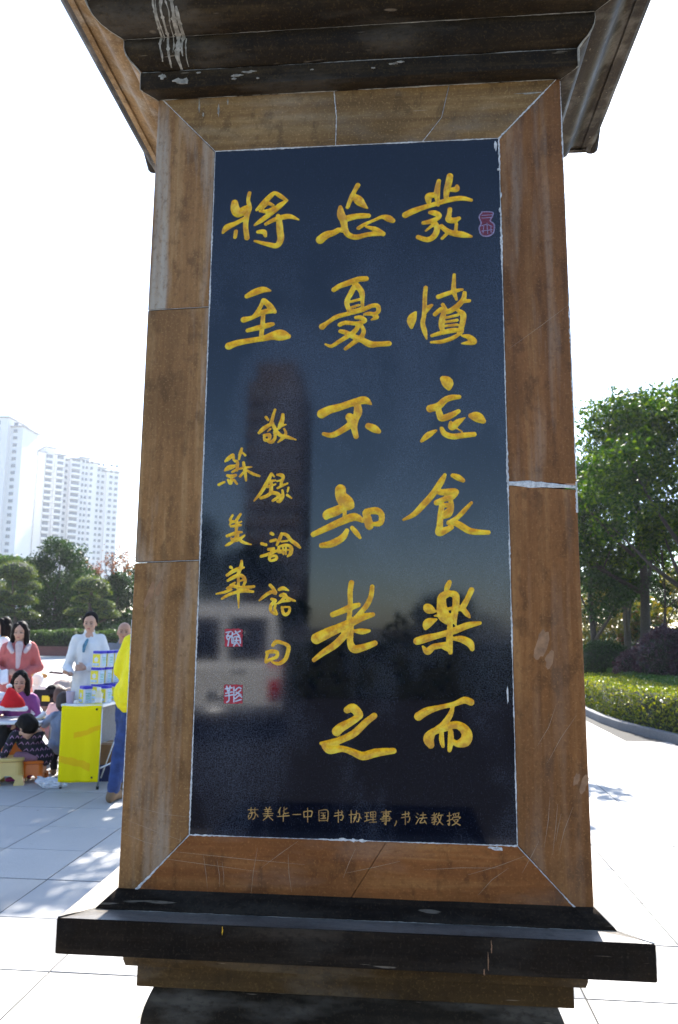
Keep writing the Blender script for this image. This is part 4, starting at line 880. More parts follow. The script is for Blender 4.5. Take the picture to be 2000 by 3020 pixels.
# --- right: trees
def T(px, y): p = at(px, 1800, y); return (float(p[0]), float(p[1]), .05)
auto_tree('camphor_tree', 'tall leafy camphor tree with its dark trunk rising behind the purple bushes', T(1905, 18.5), 8.1, 2.75, 3.5, 23000, .125, L_camph, M_bark_d, seed=11, r0=.17, nclump=46, lean=(-.1, 0))
auto_tree('camphor_tree', 'leafy camphor tree whose thick trunk stands right of the other trunks', T(1985, 16), 7.7, 2.4, 3.7, 17000, .125, L_camph, M_bark_d, seed=12, r0=.16, nclump=40, lean=(.9, 0))
auto_tree('camphor_tree', 'slender tree behind the round bush with low dark foliage', T(1842, 21), 7.2, 2.3, 3.0, 13000, .135, L_camph, M_bark_d, seed=13, r0=.12, nclump=34)
auto_tree('evergreen_tree', 'dark evergreen tree half hidden by the pillar behind the round bush', T(1748, 19), 6.2, 1.5, 2.1, 11000, .12, L_dark, M_bark_d, seed=14, r0=.11, nclump=34)
auto_tree('small_tree', 'thin small tree with sparse bright leaves among the trunks', T(1960, 17.5), 4.9, 1.0, 2.6, 1700, .12, L_camph, M_bark_d, seed=16, r0=.05, nclump=16)
for i, (px, y, H_, cr, mt) in enumerate([(1760, 25, 3.4, 1.9, L_yell), (1835, 27, 3.6, 2.0, L_mid), (1900, 26, 2.4, 1.0, L_rust), (1960, 25.5, 3.6, 1.7, L_dark), (2030, 24, 3.8, 1.9, L_yell), (1720, 28, 3.8, 2.0, L_mid), (1865, 30, 4.2, 2.1, L_dark)]):
    lab = {L_yell.name: 'yellow leaved shrub in the thicket behind the trunks', L_mid.name: 'mid green shrub in the thicket behind the trunks', L_rust.name: 'rusty brown shrub in the thicket behind the trunks', L_dark.name: 'dark green shrub in the thicket behind the trunks'}[mt.name]
    auto_tree('thicket_shrub', lab, T(px, y), H_, cr, .4, 5200, .13, mt, M_bark_d, 'shrubs in the thicket', seed=30+i, r0=.06, nclump=26, cat='shrub')
# the tree behind the pillar that shades the stall's ground
auto_tree('shade_tree', 'leafy shade tree standing behind the pillar over the paving', (-2.5, 9.7, 0), 7.2, 1.65, 3.7, 12000, .15, L_mid, M_bark, seed=41, r0=.13, nclump=34)
auto_tree('shade_tree', 'second leafy shade tree farther behind the pillar', (-3.3, 11.4, 0), 8.0, 1.2, 5.2, 4200, .15, L_mid, M_bark, seed=42, r0=.12, nclump=24)

auto_tree('shade_tree', 'slim young tree hidden behind the pillar that dapples the right paving', (1.35, 9.5, 0), 5.0, .95, 3.3, 1500, .13, L_mid, M_bark, seed=44, r0=.06, nclump=14)
# --- left background: planter wall, rounded hedges, cloud pruned trees, evergreens
M_brick = plain('red_brown_cladding', (0.14, 0.045, 0.040), .7, .25, 12, .3)
pw = empty('planter_wall', (-19, 36, 0)); tag(pw, 'low red brown planter wall at the far edge of the plaza', 'wall', kind='thing')
M_brick_j = plain('planter_joint', (0.06, 0.03, 0.03), .9)
box('wall_core', (-19, -.02+.06, 0), (13, .4, .42), M_brick_j, pw)
for k in range(34): box('cladding_panel', (-19+k*.94, 0, 0.0), (-19+k*.94+.932, .05, .44), M_brick, pw, .006)
for k in range(34): box('coping_stone', (-19+k*.94, -.03, .442), (-19+k*.94+.932, .45, .48), M_brick, pw, .008)
for i, (px, w, h_) in enumerate([(-40, 1.7, .5), (60, 1.6, .48), (125, 1.2, .48), (215, 1.75, .52), (330, 1.3, .50), (430, 1.5, .5)]):
    c = at(px, 1900, 37.3); mound('rounded_hedge', 'rounded clipped hedge above the red brown planter wall', (c[0], c[1], .40), (w, .8, h_), 4200, .10, L_mid, 'rounded hedges on the planter', seed=60+i)
def cloud_tree(label, px, y, pads, H_, seed):
    b = at(px, 1800, y); base = (float(b[0]), float(b[1]), .3); rng = np.random.default_rng(seed)
    e = empty('cloud_pruned_tree', base); tag(e, label, 'tree', 'cloud pruned trees')
    tr = [(.15*math.sin(4*t+seed), .1*math.cos(3*t), H_*t, .13*(1-.6*t)) for t in np.linspace(0, 1, 9)]; lst = [([p[:3] for p in tr], [p[3] for p in tr])]
    for (dx, dz, rx, rz) in pads:
        lst.append(([(0, 0, max(.3, dz-.6)), (dx*.6, rng.uniform(-.3, .3), dz-.3), (dx, 0, dz)], [.06, .045, .03]))
    tubes('trunk', lst, M_bark, e, 6)
    for (dx, dz, rx, rz) in pads:
        bm = bmesh.new(); bmesh.ops.create_icosphere(bm, subdivisions=2, radius=1.0); dy = rng.uniform(-.35, .35)
        for v in bm.verts: v.co = Vector((dx+v.co.x*rx*.88, dy+v.co.y*rx*.8, dz+(v.co.z*rz*.88 if v.co.z > 0 else v.co.z*rz*.35)))
        pad = from_bm('foliage_pad', bm, M_core, e, True)
        n = int(1500*rx*rx+300); d = rng.normal(size=(n, 3)); d /= np.linalg.norm(d, axis=1, keepdims=True)
        P = d*np.array([rx, rx*.9, rz])*(.93+.07*rng.normal(size=(n, 1))); P[:, 2] = np.where(P[:, 2] < 0, P[:, 2]*.4, P[:, 2]); P += np.array([dx, dy, dz])
        V, Fq = leaves_np(P, .10, rng, .5); from_np('leaves', V, Fq, L_top, pad)
    return e
cloud_tree('cloud pruned tree with a big dome above smaller pads, left of the evergreen', 42, 37, [(0, 4.05, 1.15, .80), (.75, 3.35, .75, .40), (-.8, 2.85, .8, .45), (.35, 2.55, .9, .45), (-.5, 1.9, .9, .42), (.8, 1.75, .65, .35), (-1.3, 3.2, .5, .4)], 4.0, 1)
cloud_tree('cloud pruned tree with a mushroom dome and wide pads beside the pillar', 272, 37, [(0, 3.35, 1.0, .62), (.72, 3.0, .42, .24), (-.35, 2.65, .85, .34), (.75, 2.35, .62, .36), (.95, 1.85, .7, .38), (-.85, 1.95, .75, .34), (-.1, 1.35, .6, .3)], 3.3, 2)
cloud_tree('cloud pruned tree standing partly outside the frame', -60, 38.5, [(0, 4.4, 1.1, .7), (.7, 3.4, .8, .45), (-.3, 2.4, 1.0, .5), (.9, 2.2, .6, .35)], 4.3, 3)
for i, (px, y, H_, cr, cz, n, mt, lab) in enumerate([
    (165, 43, 7.0, 2.5, 1.6, 9000, L_dark, 'tall dark evergreen tree between the two cloud pruned trees'),
    (110, 46, 6.0, 2.3, 1.2, 6500, L_dark, 'dark evergreen tree behind the left cloud pruned tree'),
    (240, 46, 5.2, 2.2, 1.0, 6000, L_mid, 'mid green tree behind the right cloud pruned tree'),
    (15, 47, 6.2, 2.4, 1.2, 6500, L_mid, 'mid green tree behind the leftmost cloud pruned tree'),
    (345, 44, 4.8, 2.0, .9, 6500, L_dark, 'dark evergreen tree close beside the pillar edge'),
    (400, 47, 5.5, 2.4, .9, 5000, L_dark, 'dark evergreen tree hidden behind the pillar'),
    (300, 48, 4.6, 2.2, .8, 5000, L_dark, 'dark evergreen tree under the bare reddish tree'),
    (-60, 46, 6.6, 2.5, 1.2, 5000, L_dark, 'dark evergreen tree outside the left of the row')]):
    auto_tree('evergreen_tree', lab, T(px, y), H_, cr, cz, n, .22, mt, M_bark_d, 'evergreens behind the plaza', seed=70+i, r0=.16, nclump=40, flat=.95)
# shaded undergrowth below those trees
for i, px in enumerate(range(-80, 460, 45)):
    c = at(px, 1880, 41.5+1.2*(i % 3)); mound('undergrowth_bush', 'low dark bush under the evergreens behind the planter', (c[0], c[1], .0), (1.7, 1.2, .75+.12*(i % 4)), 1500, .2, L_dark, 'bushes under the evergreens', seed=90+i)
# nearly bare tree with a few reddish leaves
def bare_tree(label, px, y, H_, seed):
    b = T(px, y); rng = np.random.default_rng(seed); e = empty('bare_tree', b); tag(e, label, 'tree', 'nearly bare trees'); lst = []; tips = []
    def grow(p, d, L, r_, k):
        q = p+d*L*.5+np.array([rng.normal()*.05*L, rng.normal()*.05*L, 0]); s = p+d*L
        lst.append(([tuple(p), tuple(q), tuple(s)], [r_, r_*.8, r_*.55]))
        if k == 0: tips.append(s); tips.append(q); return
        for _ in range(3 if k > 1 else 4):
            nd = d*.75+rng.normal(size=3)*.42; nd[2] = abs(nd[2])*.8+.25; nd /= np.linalg.norm(nd); grow(p+d*L*rng.uniform(.55, 1), nd, L*rng.uniform(.55, .8), r_*.55, k-1)
    grow(np.array([0, 0, 0.]), np.array([0, 0, 1.]), H_*.36, .12, 4)
    tubes('branches', lst, M_bark, e, 5)
    tp = np.array(tips); P = tp[rng.integers(0, len(tp), 560)]+rng.normal(size=(560, 3))*.14; V, Fq = leaves_np(P, .17, rng, .6); from_np('leaves', V, Fq, L_rust, e)
bare_tree('nearly bare tree with a few reddish leaves left of the pillar', 318, 45, 8.6, 5)
bare_tree('thin bare tree with scattered rust leaves hard against the pillar edge', 372, 47, 7.6, 6)
# ------------------------------------------------------------------ high-rise blocks in the haze
M_wall = plain('haze_pale_render', (0.66, 0.66, 0.67), .9, .04, 2, .1)  # walls and glazing of the far blocks are paled to carry haze
M_wall2 = plain('grey_render', (0.42, 0.42, 0.44), .9, .06, 2, .1)
def _glass(name, c): t = NT(name); n = t.noise(.4, 2); t.set(Base_Color=t.ramp(n, [(.3, tuple(x*.6 for x in c)), (.7, c)]), Roughness=.25, Specular_IOR_Level=.5); return t.m
M_glass = _glass('blue_grey_glazing', (0.17, 0.20, 0.25))
M_roof = plain('roof_edge', (0.30, 0.30, 0.32), .9)
def unit_box_mesh(name, sx, sy, sz, mat):
    bm = bmesh.new(); bm_box(bm, (-sx/2, -sy/2, 0), (sx/2, sy/2, sz)); me = bpy.data.meshes.new(name); bm.to_mesh(me); bm.free(); me.materials.append(mat); return me
def block(name, label, az0, az1, dist, floors, bays, seed, turn=0.0, roofs=()):
    """a slab block whose facade runs between two bearings; bays: (x0,x1,kind,depth)"""
    a0, a1 = R(az0), R(az1); p0 = np.array([dist*math.tan(a0), dist, 0]); p1 = np.array([dist*(1+turn)*math.tan(a1), dist*(1+turn), 0])
    L = float(np.hypot(*(p1-p0)[:2])); e = empty(name, (p0[0], p0[1], 0), math.atan2(p1[1]-p0[1], p1[0]-p0[0])); tag(e, label, 'building')
    FH = 3.0; Htot = floors*FH
    for (x0, x1, dep, top) in [b[:4] for b in bays]:
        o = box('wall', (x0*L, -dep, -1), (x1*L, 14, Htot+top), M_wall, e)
        box('roof', (x0*L-.6, -dep-.7, Htot+top), (x1*L+.6, 14.5, Htot+top+.5), M_roof, e)
    cache = {}
    for (x0, x1, dep, top, wins) in bays:
        for (w0, w1, kind) in wins:
            xw = (w1-w0)*(x1-x0)*L; cx = (x0+(x1-x0)*(w0+w1)/2)*L; key = (round(xw, 2), kind)
            if key not in cache:
                hh = 1.75 if kind == 'b' else 1.35
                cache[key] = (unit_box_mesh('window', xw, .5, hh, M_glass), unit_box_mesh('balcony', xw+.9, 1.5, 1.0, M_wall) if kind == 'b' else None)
            wm, bmh = cache[key]
            for f in range(floors):
                z = f*FH
                o = bpy.data.objects.new('window', wm); COL.objects.link(o); o.parent = e; o.location = (cx, -dep-.05, z+1.0+(.1 if kind == 's' else 0))
                if bmh and f < floors-1:
                    o = bpy.data.objects.new('balcony', bmh); COL.objects.link(o); o.parent = e; o.location = (cx, -dep-.6, z+.0)
    return e
block('tower_block', 'tall pale tower block nearest the frame edge with wide balconies', -34.5, -28.9, 290, 29,
      [(0, .62, 0, 1.5, [(.08, .40, 'b'), (.55, .90, 'b')]), (.62, .86, 1.5, 1.0, [(.06, .62, 'b')]), (.86, 1.0, -1.0, -2.5, [(.25, .55, 's')])], 1)
block('tower_block', 'long hazy row of pale tower blocks stepping down beside the pillar', -28.6, -21.9, 330, 28,
      [(0, .13, 0, -1.5, [(.15, .85, 'b')]), (.13, .20, 1.2, 0, []), (.20, .30, .4, 3.0, [(.15, .75, 'b')]), (.30, .40, 1.4, 0, [(.2, .8, 'b')]), (.40, .46, -.6, -1.5, [(.3, .7, 's')]),
       (.46, .57, 1.6, -1.0, [(.1, .85, 'b')]), (.57, .66, .5, .5, [(.2, .42, 's'), (.6, .85, 's')]), (.66, .75, 1.0, -1.5, [(.12, .4, 's')]), (.75, .86, -.8, -3.0, [(.1, .35, 's'), (.55, .8, 's')]), (.86, 1.0, .6, -4.5, [(.2, .42, 's'), (.62, .86, 's')])], 2, .10)
# ------------------------------------------------------------------ behind the photographer: parked van, trees, tower
M_vanw = plain('white_car_paint', (0.84, 0.83, 0.81), .28, .02, 3, 0.0, 0.0, .6)
t = NT('tinted_car_glass'); t.set(Base_Color=(0.012, 0.014, 0.016), Roughness=.12); M_tint = t.m
t = NT('red_tail_light'); t.set(Base_Color=(0.75, 0.008, 0.012), Roughness=.2); M_tail = t.m
M_rub = plain('black_rubber', (0.02, 0.02, 0.02), .8); M_chrome = plain('grey_metal', (0.45, 0.45, 0.46), .35, .05, 20, 0, .8)
def van():
    e = empty('parked_van', (-2.50, -8.0, 0), R(-17)); tag(e, 'white van parked on the road with its rear doors towards the pillar', 'van')
    W2 = .83; L_ = 4.3
    prof = [(0, .42), (0, 1.02), (-.05, 1.10), (-.16, 1.72), (-.26, 1.90), (-.5, 1.96), (-2.9, 1.93), (-3.45, 1.55), (-3.8, 1.12), (-4.25, .95), (-4.3, .45)]
    bm = bmesh.new(); rings = []
    for x in (-1, -.94, 0, .94, 1):
        ins = .05 if abs(x) == 1 else 0
        rings.append([bm.verts.new((x*W2*(1-.10*max(0, (z-1.05)/.9)), y*(1-.0)+(-.03 if ins and y > -1 else 0), z-ins*(.5 if z > 1.8 else 0))) for y, z in prof])
    for a, b in zip(rings[:-1], rings[1:]):
        for k in range(len(prof)): bm.faces.new((a[k], a[(k+1) % len(prof)], b[(k+1) % len(prof)], b[k]))
    bm.faces.new(rings[0]); bm.faces.new(rings[-1][::-1]); bmesh.ops.recalc_face_normals(bm, faces=bm.faces[:])
    from_bm('body', bm, M_vanw, e)
    def rear(name, x0, x1, z0, z1, mat, off):
        yr = lambda z: float(np.interp(z, [.42, 1.02, 1.10, 1.72, 1.9], [0, 0, -.05, -.16, -.26]))
        V = []
        for z in (z0, z1):
            for x in (x0, x1): V.append((x, yr(z)+off, z))
        V += [(v[0], v[1]-.03, v[2]) for v in V]
        return from_np(name, V, [(0, 1, 3, 2), (4, 6, 7, 5), (0, 4, 5, 1), (2, 3, 7, 6), (0, 2, 6, 4), (1, 5, 7, 3)], mat, e)
    rear('rear_window', -.66, -.055, 1.14, 1.74, M_tint, .012); rear('rear_window', .055, .62, 1.14, 1.74, M_tint, .012)
    for s in (-1, 1): rear('tail_light', s*.715-.09, s*.715+.09, .58, 1.14, M_tail, .03)
    rear('door_handle', .10, .30, .98, 1.01, M_chrome, .03); rear('bumper', -.80, .80, .36, .52, M_chrome, .06); rear('number_plate', -.22, .22, .60, .72, M_chrome, .015); rear('door_seam', -.006, .006, .5, 1.78, M_rub, .006)
    for x in (-.72, .72):
        for y in (-.75, -3.4):
            w = from_np('wheel', *[np.array(q) for q in tube_np([(x-.09, y, .31), (x-.08, y, .31), (x+.08, y, .31), (x+.09, y, .31)], [.26, .31, .31, .26], 20)], M_rub, e, True)
            from_np('rim', *[np.array(q) for q in tube_np([(x-.1, y, .31), (x+.1, y, .31)], [.18, .18], 16)], M_chrome, w, True)
    for s in (-1, 1): box('side_window', (s*.80-.01, -2.6, 1.2), (s*.80+.01, -.6, 1.68), M_tint, e)
    return e
van()
t = NT('granite_tower_wall'); t.set(Base_Color=(0.10, 0.075, 0.065), Roughness=.8); M_brown = t.m
def back_tower():
    e = empty('office_tower', (-21.6, -118, 0)); tag(e, 'brown tower with rows of dark windows far across the road', 'building')
    box('wall', (-4.6, -14, 0), (4.6, 0, 43), M_brown, e); box('crown', (-3.4, -12, 43), (3.4, -1.5, 47), M_brown, e)
    wm = unit_box_mesh('window', 1.6, .3, 1.5, M_glass); bmn = unit_box_mesh('balcony', 9.4, 1.2, .55, M_brown)
    for f in range(14):
        for k in range(3):
            o = bpy.data.objects.new('window', wm); COL.objects.link(o); o.parent = e; o.location = (-2.8+k*2.8, .05, 1.2+f*3)
        o = bpy.data.objects.new('balcony', bmn); COL.objects.link(o); o.parent = e; o.location = (0, .3, f*3)
    return e
back_tower()
for i, (x, y, H_, cr, cz, n) in enumerate([(9.5, -19, 7.2, 3.4, 1.6, 6000), (15.5, -20, 8.2, 3.6, 1.8, 5000), (7.0, -25, 5.6, 3.0, 1.2, 5000), (-9.5, -21, 7.6, 3.3, 1.5, 5500), (-15, -22, 8.4, 3.6, 1.5, 5000), (2.5, -42, 3.6, 3.0, .5, 3500), (-7.5, -32, 5.2, 3.0, .8, 4500), (22, -22, 8, 4, 1.5, 4500)]):
    lab = ['street tree with a broad crown across the road', 'tall street tree beyond the broad crowned one across the road', 'smaller street tree beside the broad crowned one across the road', 'street tree behind the parked van', 'tall street tree beyond the van', 'low bushy tree far across the road', 'bushy tree between the van and the brown tower', 'big street tree at the far end of the row across the road'][i]
    auto_tree('street_tree', lab, (x, y, 0), H_, cr, cz, n, .32, L_dark, M_bark_d, 'trees across the road', seed=140+i, r0=.16, nclump=36)

hedge('added_hedge', 'long dark clipped hedge added across the road to darken the panel reflection', [(x, -15.4) for x in np.arange(-40, 42, 2.0)], 1.0, 1.25, 14000, .16, L_dark, 9, 0.0)  # added so the panel mirrors a dark band over the pale far ground
# ------------------------------------------------------------------ people
def _skin(c): t = NT('skin'); n = t.noise(25, 3); t.set(Base_Color=t.ramp(n, [(.3, tuple(x*.88 for x in c)), (.7, c)]), Roughness=.5, Subsurface_Weight=.08, Subsurface_Radius=(.01, .004, .002)); return t.m
SK = _skin((0.55, 0.31, 0.21)); SK2 = _skin((0.46, 0.24, 0.15))
def cloth(name, col, var=.14, scale=9, rough=.85): return plain(name, col, rough, var, scale, .35)
t = NT('black_hair'); n1 = t.noise(1.0, 3, .5, t.vec((60, 60, 4))); t.set(Base_Color=t.ramp(n1, [(.3, (.004, .003, .003)), (.7, (.014, .010, .008))]), Roughness=.65, Specular_IOR_Level=.12); t.bump(n1, .5, .004); HAIR = t.m
FEAT = plain('dark_iris', (.012, .008, .007), .3); LIP = plain('lip', (.36, .10, .09), .5); BROW = plain('brow', (.03, .02, .015), .9)
def _cap(bm, p0, r0, p1, r1, seg=12):
    p0, p1 = Vector(p0), Vector(p1); ax = p1-p0; L = ax.length
    if L < 1e-6: ax = Vector((0, 0, 1)); L = 1e-4
    t = ax/L; a = Vector((1, 0, 0)) if abs(t.x) < .8 else Vector((0, 1, 0)); n = (a-t*a.dot(t)).normalized(); b = t.cross(n); rings = []
    for c, r_, rng_ in ((p0, r0, [(-1, 0.25), (-.75, .66), (-.4, .917), (0, 1)]), (p1, r1, [(0, 1), (.4, .917), (.75, .66), (1, 0.25)])):
        for (h_, w) in rng_: rings.append([bm.verts.new(c+t*(r_*h_)+(n*math.cos(2*math.pi*k/seg)+b*math.sin(2*math.pi*k/seg))*r_*w) for k in range(seg)])
    for A, B in zip(rings[:-1], rings[1:]):
        for k in range(seg): bm.faces.new((A[k], A[(k+1) % seg], B[(k+1) % seg], B[k]))
    bm.faces.new(rings[0][::-1]); bm.faces.new(rings[-1])
def _ell(bm, c, r3, M=None):
    m = Matrix.Translation(Vector(c)) @ (M.to_4x4() if M is not None else Matrix()) @ Matrix.Diagonal((*r3, 1))
    bmesh.ops.create_uvsphere(bm, u_segments=16, v_segments=10, radius=1.0, matrix=m)
def blob(name, prims, vox, mat, parent, fold=0.0, smooth=4, seed=0):
    """one continuous skin grown over the given tapered capsules and ellipsoids"""
    bm = bmesh.new()
    for p in prims:
        if p[0] == 'c': _cap(bm, *p[1:5])
        else: _ell(bm, *p[1:])
    bmesh.ops.recalc_face_normals(bm, faces=bm.faces[:])
    me = bpy.data.meshes.new(name); bm.to_mesh(me); bm.free(); o = bpy.data.objects.new(name, me); COL.objects.link(o)
    r_ = o.modifiers.new('r', 'REMESH'); r_.mode = 'VOXEL'; r_.voxel_size = vox; r_.use_smooth_shade = True
    s = o.modifiers.new('s', 'SMOOTH'); s.iterations = smooth; s.factor = .5
    dg = bpy.context.evaluated_depsgraph_get(); ev = o.evaluated_get(dg); m2 = bpy.data.meshes.new_from_object(ev); bpy.data.objects.remove(o); bpy.data.meshes.remove(me)
    if fold > 0:
        n = len(m2.vertices); co = np.zeros(n*3, np.float32); no = np.zeros(n*3, np.float32); m2.vertices.foreach_get('co', co); m2.vertex_normals.foreach_get('vector', no)
        co = co.reshape(-1, 3); no = no.reshape(-1, 3)
        d = np.array([mnoise.noise((c[0]*13+seed, c[1]*13, c[2]*9))+.55*mnoise.noise((c[0]*30, c[1]*30+seed, c[2]*17)) for c in co])
        co += no*(fold*d)[:, None]; m2.vertices.foreach_set('co', co.ravel()); m2.update()
    m2.name = name; m2.materials.clear(); o = link(name, m2, mat, parent, True); return o
def hand(w, d, nrm, s=1.0, curl=.5, side=1):
    """palm, four fingers and a thumb; w wrist, d direction, nrm back of the hand"""
    w, d, nrm = Vector(w), Vector(d).normalized(), Vector(nrm); nrm = (nrm-d*nrm.dot(d)).normalized(); x = d.cross(nrm)*side
    pr = [('c', w, .026*s, w+d*.03*s, .027*s)]
    k0 = w+d*.085*s
    for i, (off, L) in enumerate(((-.030, .062), (-.010, .074), (.011, .069), (.031, .055))):
        b = k0+x*off*s; pr.append(('c', w+d*.03*s+x*off*.6*s, .015*s, b, .0115*s)); a = curl
        p1 = b+(d*math.cos(a)-nrm*math.sin(a))*L*.5*s; p2 = p1+(d*math.cos(2.1*a)-nrm*math.sin(2.1*a))*L*.5*s
        pr += [('c', b, .0105*s, p1, .0095*s), ('c', p1, .0095*s, p2, .0082*s)]
    t0 = w+d*.030*s-x*.026*s; t1 = t0+(d*.6-x*.7-nrm*.2).normalized()*.036*s; t2 = t1+(d*.9-x*.15-nrm*.35).normalized()*.032*s
    pr += [('c', t0, .014*s, t1, .011*s), ('c', t1, .011*s, t2, .009*s)]
    return pr
def head_prims(c, s, yaw, pitch, roll=0):
    M = (Matrix.Rotation(yaw, 3, 'Z') @ Matrix.Rotation(roll, 3, 'Y') @ Matrix.Rotation(pitch, 3, 'X'))
    c = Vector(c); q = lambda x, y, z: c+M @ Vector((x*s, y*s, z*s))
    pr = [('e', q(0, .012, .028), (.076*s, .092*s, .088*s), M), ('e', q(0, -.012, -.035), (.062*s, .070*s, .075*s), M), ('c', q(0, -.045, -.085), .026*s, q(0, -.03, -.07), .034*s),
          ('c', q(0, -.088, .008), .008*s, q(0, -.098, -.022), .0135*s), ('e', q(0, -.078, -.055), (.022*s, .014*s, .012*s), M), ('c', q(-.04, -.066, -.018), .022*s, q(.04, -.066, -.018), .022*s)]
    for sx in (-1, 1): pr.append(('e', q(sx*.076, .010, -.010), (.010*s, .020*s, .030*s), M))
    return pr, M, q
def face(parent, q, M, s, brow=BROW):
    for sx in (-1, 1):
        bm = bmesh.new(); _ell(bm, q(sx*.030, -.0845, .004), (.0135*s, .006*s, .0055*s), M); from_bm('eye', bm, FEAT, parent, True)
        bm = bmesh.new(); _cap(bm, q(sx*.016, -.0885, .024), .0035*s, q(sx*.046, -.079, .027), .0025*s, 8); from_bm('eyebrow', bm, brow, parent, True)
    bm = bmesh.new(); _ell(bm, q(0, -.0915, -.055), (.021*s, .006*s, .0075*s), M); from_bm('lips', bm, LIP, parent, True)
def person(label, base, yaw, J, s=1.0, skin=SK, hs=None, head_yaw=0, head_pitch=0, head_roll=0, hair=None, jacket=None, trousers=None, shoes=None, group=None, hands=None, extra=(), jk=1.0, seed=0, skirt=False, bald=False, collar=True, tfold=.014, hair_mat=None):
    """J: joints in the figure's own frame (facing -Y): head, neck, chest, pelvis, sh/el/wr/hip/kn/an pairs (L = image left when facing the camera)"""
    e = empty('person', base, yaw); tag(e, label, 'person', group)
    V3 = lambda k: Vector(J[k])
    hs = hs or s; hp, M, q = head_prims(J['head'], hs, head_yaw, head_pitch, head_roll)
    body = list(hp)+[('c', V3('neck'), .050*s, Vector(J['head'])+Vector((0, .015*s, -.06*s)), .046*s), ('c', V3('neck'), .062*s, V3('chest'), .105*s), ('c', V3('chest'), .110*s, V3('pelvis'), .105*s), ('e', V3('chest'), (.150*s, .095*s, .14*s)), ('e', V3('pelvis'), (.140*s, .105*s, .11*s))]
    for k in 'LR':
        body += [('c', V3('neck')-Vector((0, 0, .05*s)), .036*s, V3('sh'+k), .044*s), ('c', V3('sh'+k), .044*s, V3('el'+k), .040*s), ('c', V3('el'+k), .040*s, V3('wr'+k), .027*s),
                 ('c', V3('hip'+k), .085*s, V3('kn'+k), .056*s), ('c', V3('kn'+k), .055*s, V3('an'+k), .036*s)]
        ft = Vector(J.get('toe'+k, tuple(V3('an'+k)+Vector((0, -.13*s, -.05*s))))); body.append(('c', V3('an'+k)-Vector((0, 0, .02*s)), .036*s, ft, .030*s))
        hd = (hands or {}).get(k); d = (V3('wr'+k)-V3('el'+k)).normalized()
        body += hand(V3('wr'+k), hd[0] if hd else d, hd[1] if hd else (0, 1, 0), s, hd[2] if hd else .45, 1 if k == 'L' else -1)
    b = blob('body', body, .0075*max(.72, s), skin, e, 0, 2)
    face(e, q, M, hs)
    if jacket:
        t = jk; pr = [('c', V3('neck')-Vector((0, 0, .05*s)), .078*s*t, V3('chest'), .140*s*t), ('e', V3('chest'), (.160*s*t, .122*s*t, .150*s*t)), ('c', V3('chest'), .140*s*t, V3('pelvis'), .145*s*t), ('e', V3('pelvis'), (.180*s*t, .145*s*t, .15*s*t))]
        for k in 'LR':
            w_ = V3('el'+k).lerp(V3('wr'+k), .93)
            pr += [('c', V3('neck')-Vector((0, 0, .075*s)), .056*s*t, V3('sh'+k), .060*s*t), ('c', V3('sh'+k), .062*s*t, V3('el'+k), .054*s*t), ('c', V3('el'+k), .054*s*t, w_, .044*s*t)]
        if skirt: pr.append(('c', V3('pelvis'), .165*s*t, V3('pelvis')+Vector((0, 0, -.26*s)), .185*s*t))
        if collar: pr.append(('c', V3('neck')-Vector((0, 0, .02*s)), .068*s, V3('neck')+Vector((0, .008*s, .012*s)), .066*s))
        blob('jacket', pr, .012*max(.7, s), jacket, e, .012*s, 2, seed)
    if trousers:
        pr = [('e', V3('pelvis'), (.160*s, .125*s, .12*s))]
        for k in 'LR': pr += [('c', V3('hip'+k), .098*s, V3('kn'+k), .074*s), ('c', V3('kn'+k), .074*s, V3('an'+k)+Vector((0, 0, .02*s)), .056*s)]
        blob('trousers', pr, .014*max(.7, s), trousers, e, tfold*s, 3, seed+5)
    if shoes:
        for k in 'LR':
            a = V3('an'+k); ft = Vector(J.get('toe'+k, tuple(a+Vector((0, -.14*s, -.05*s)))))
            pr = [('c', a-Vector((0, 0, .035*s)), .044*s, ft, .040*s), ('c', a, .045*s, a-Vector((0, -.03*s, .045*s)), .044*s)]
            blob('shoe', pr, .010, shoes, e, 0, 3)
    if hair: blob('hair', hair(q, hs), .008*max(.8, hs), hair_mat or HAIR, e, .004, 2, seed+9)
    return e, q, M
def hair_long(q, s, L=.36, front=True, side=1.0):
    pr = [('c', q(0, .030, .055), .088*s, q(0, .045, -.02), .086*s)]
    for sx in (-1, 1):
        pr += [('c', q(sx*.045, -.030, .088), .036*s, q(sx*.078, -.018, .02), .026*s), ('c', q(sx*.078, -.012, .02), .030*s, q(sx*.086, .0, -.10), .036*s), ('c', q(sx*.086, .0, -.10), .036*s, q(sx*.080*side, -.03 if front else .03, -L*.8), .030*s), ('c', q(sx*.06, .055, 0), .05*s, q(sx*.06, .055, -L*.75), .042*s)]
    return pr
def hair_up(q, s):
    return [('c', q(0, .036, .054), .090*s, q(0, .05, -.005), .084*s), ('c', q(-.02, -.02, .105), .030*s, q(-.072, .0, .045), .026*s), ('c', q(-.02, -.02, .105), .030*s, q(.070, .0, .05), .026*s), ('c', q(-.075, .0, .05), .024*s, q(-.080, .012, -.02), .012*s), ('c', q(.072, .0, .05), .024*s, q(.080, .012, -.02), .012*s), ('e', q(.02, .10, .06), (.05*s,)*3)]
def hair_short(q, s): return [('c', q(0, .024, .050), .090*s, q(0, .045, -.01), .084*s), ('c', q(-.05, -.05, .085), .028*s, q(.05, -.05, .085), .028*s)]
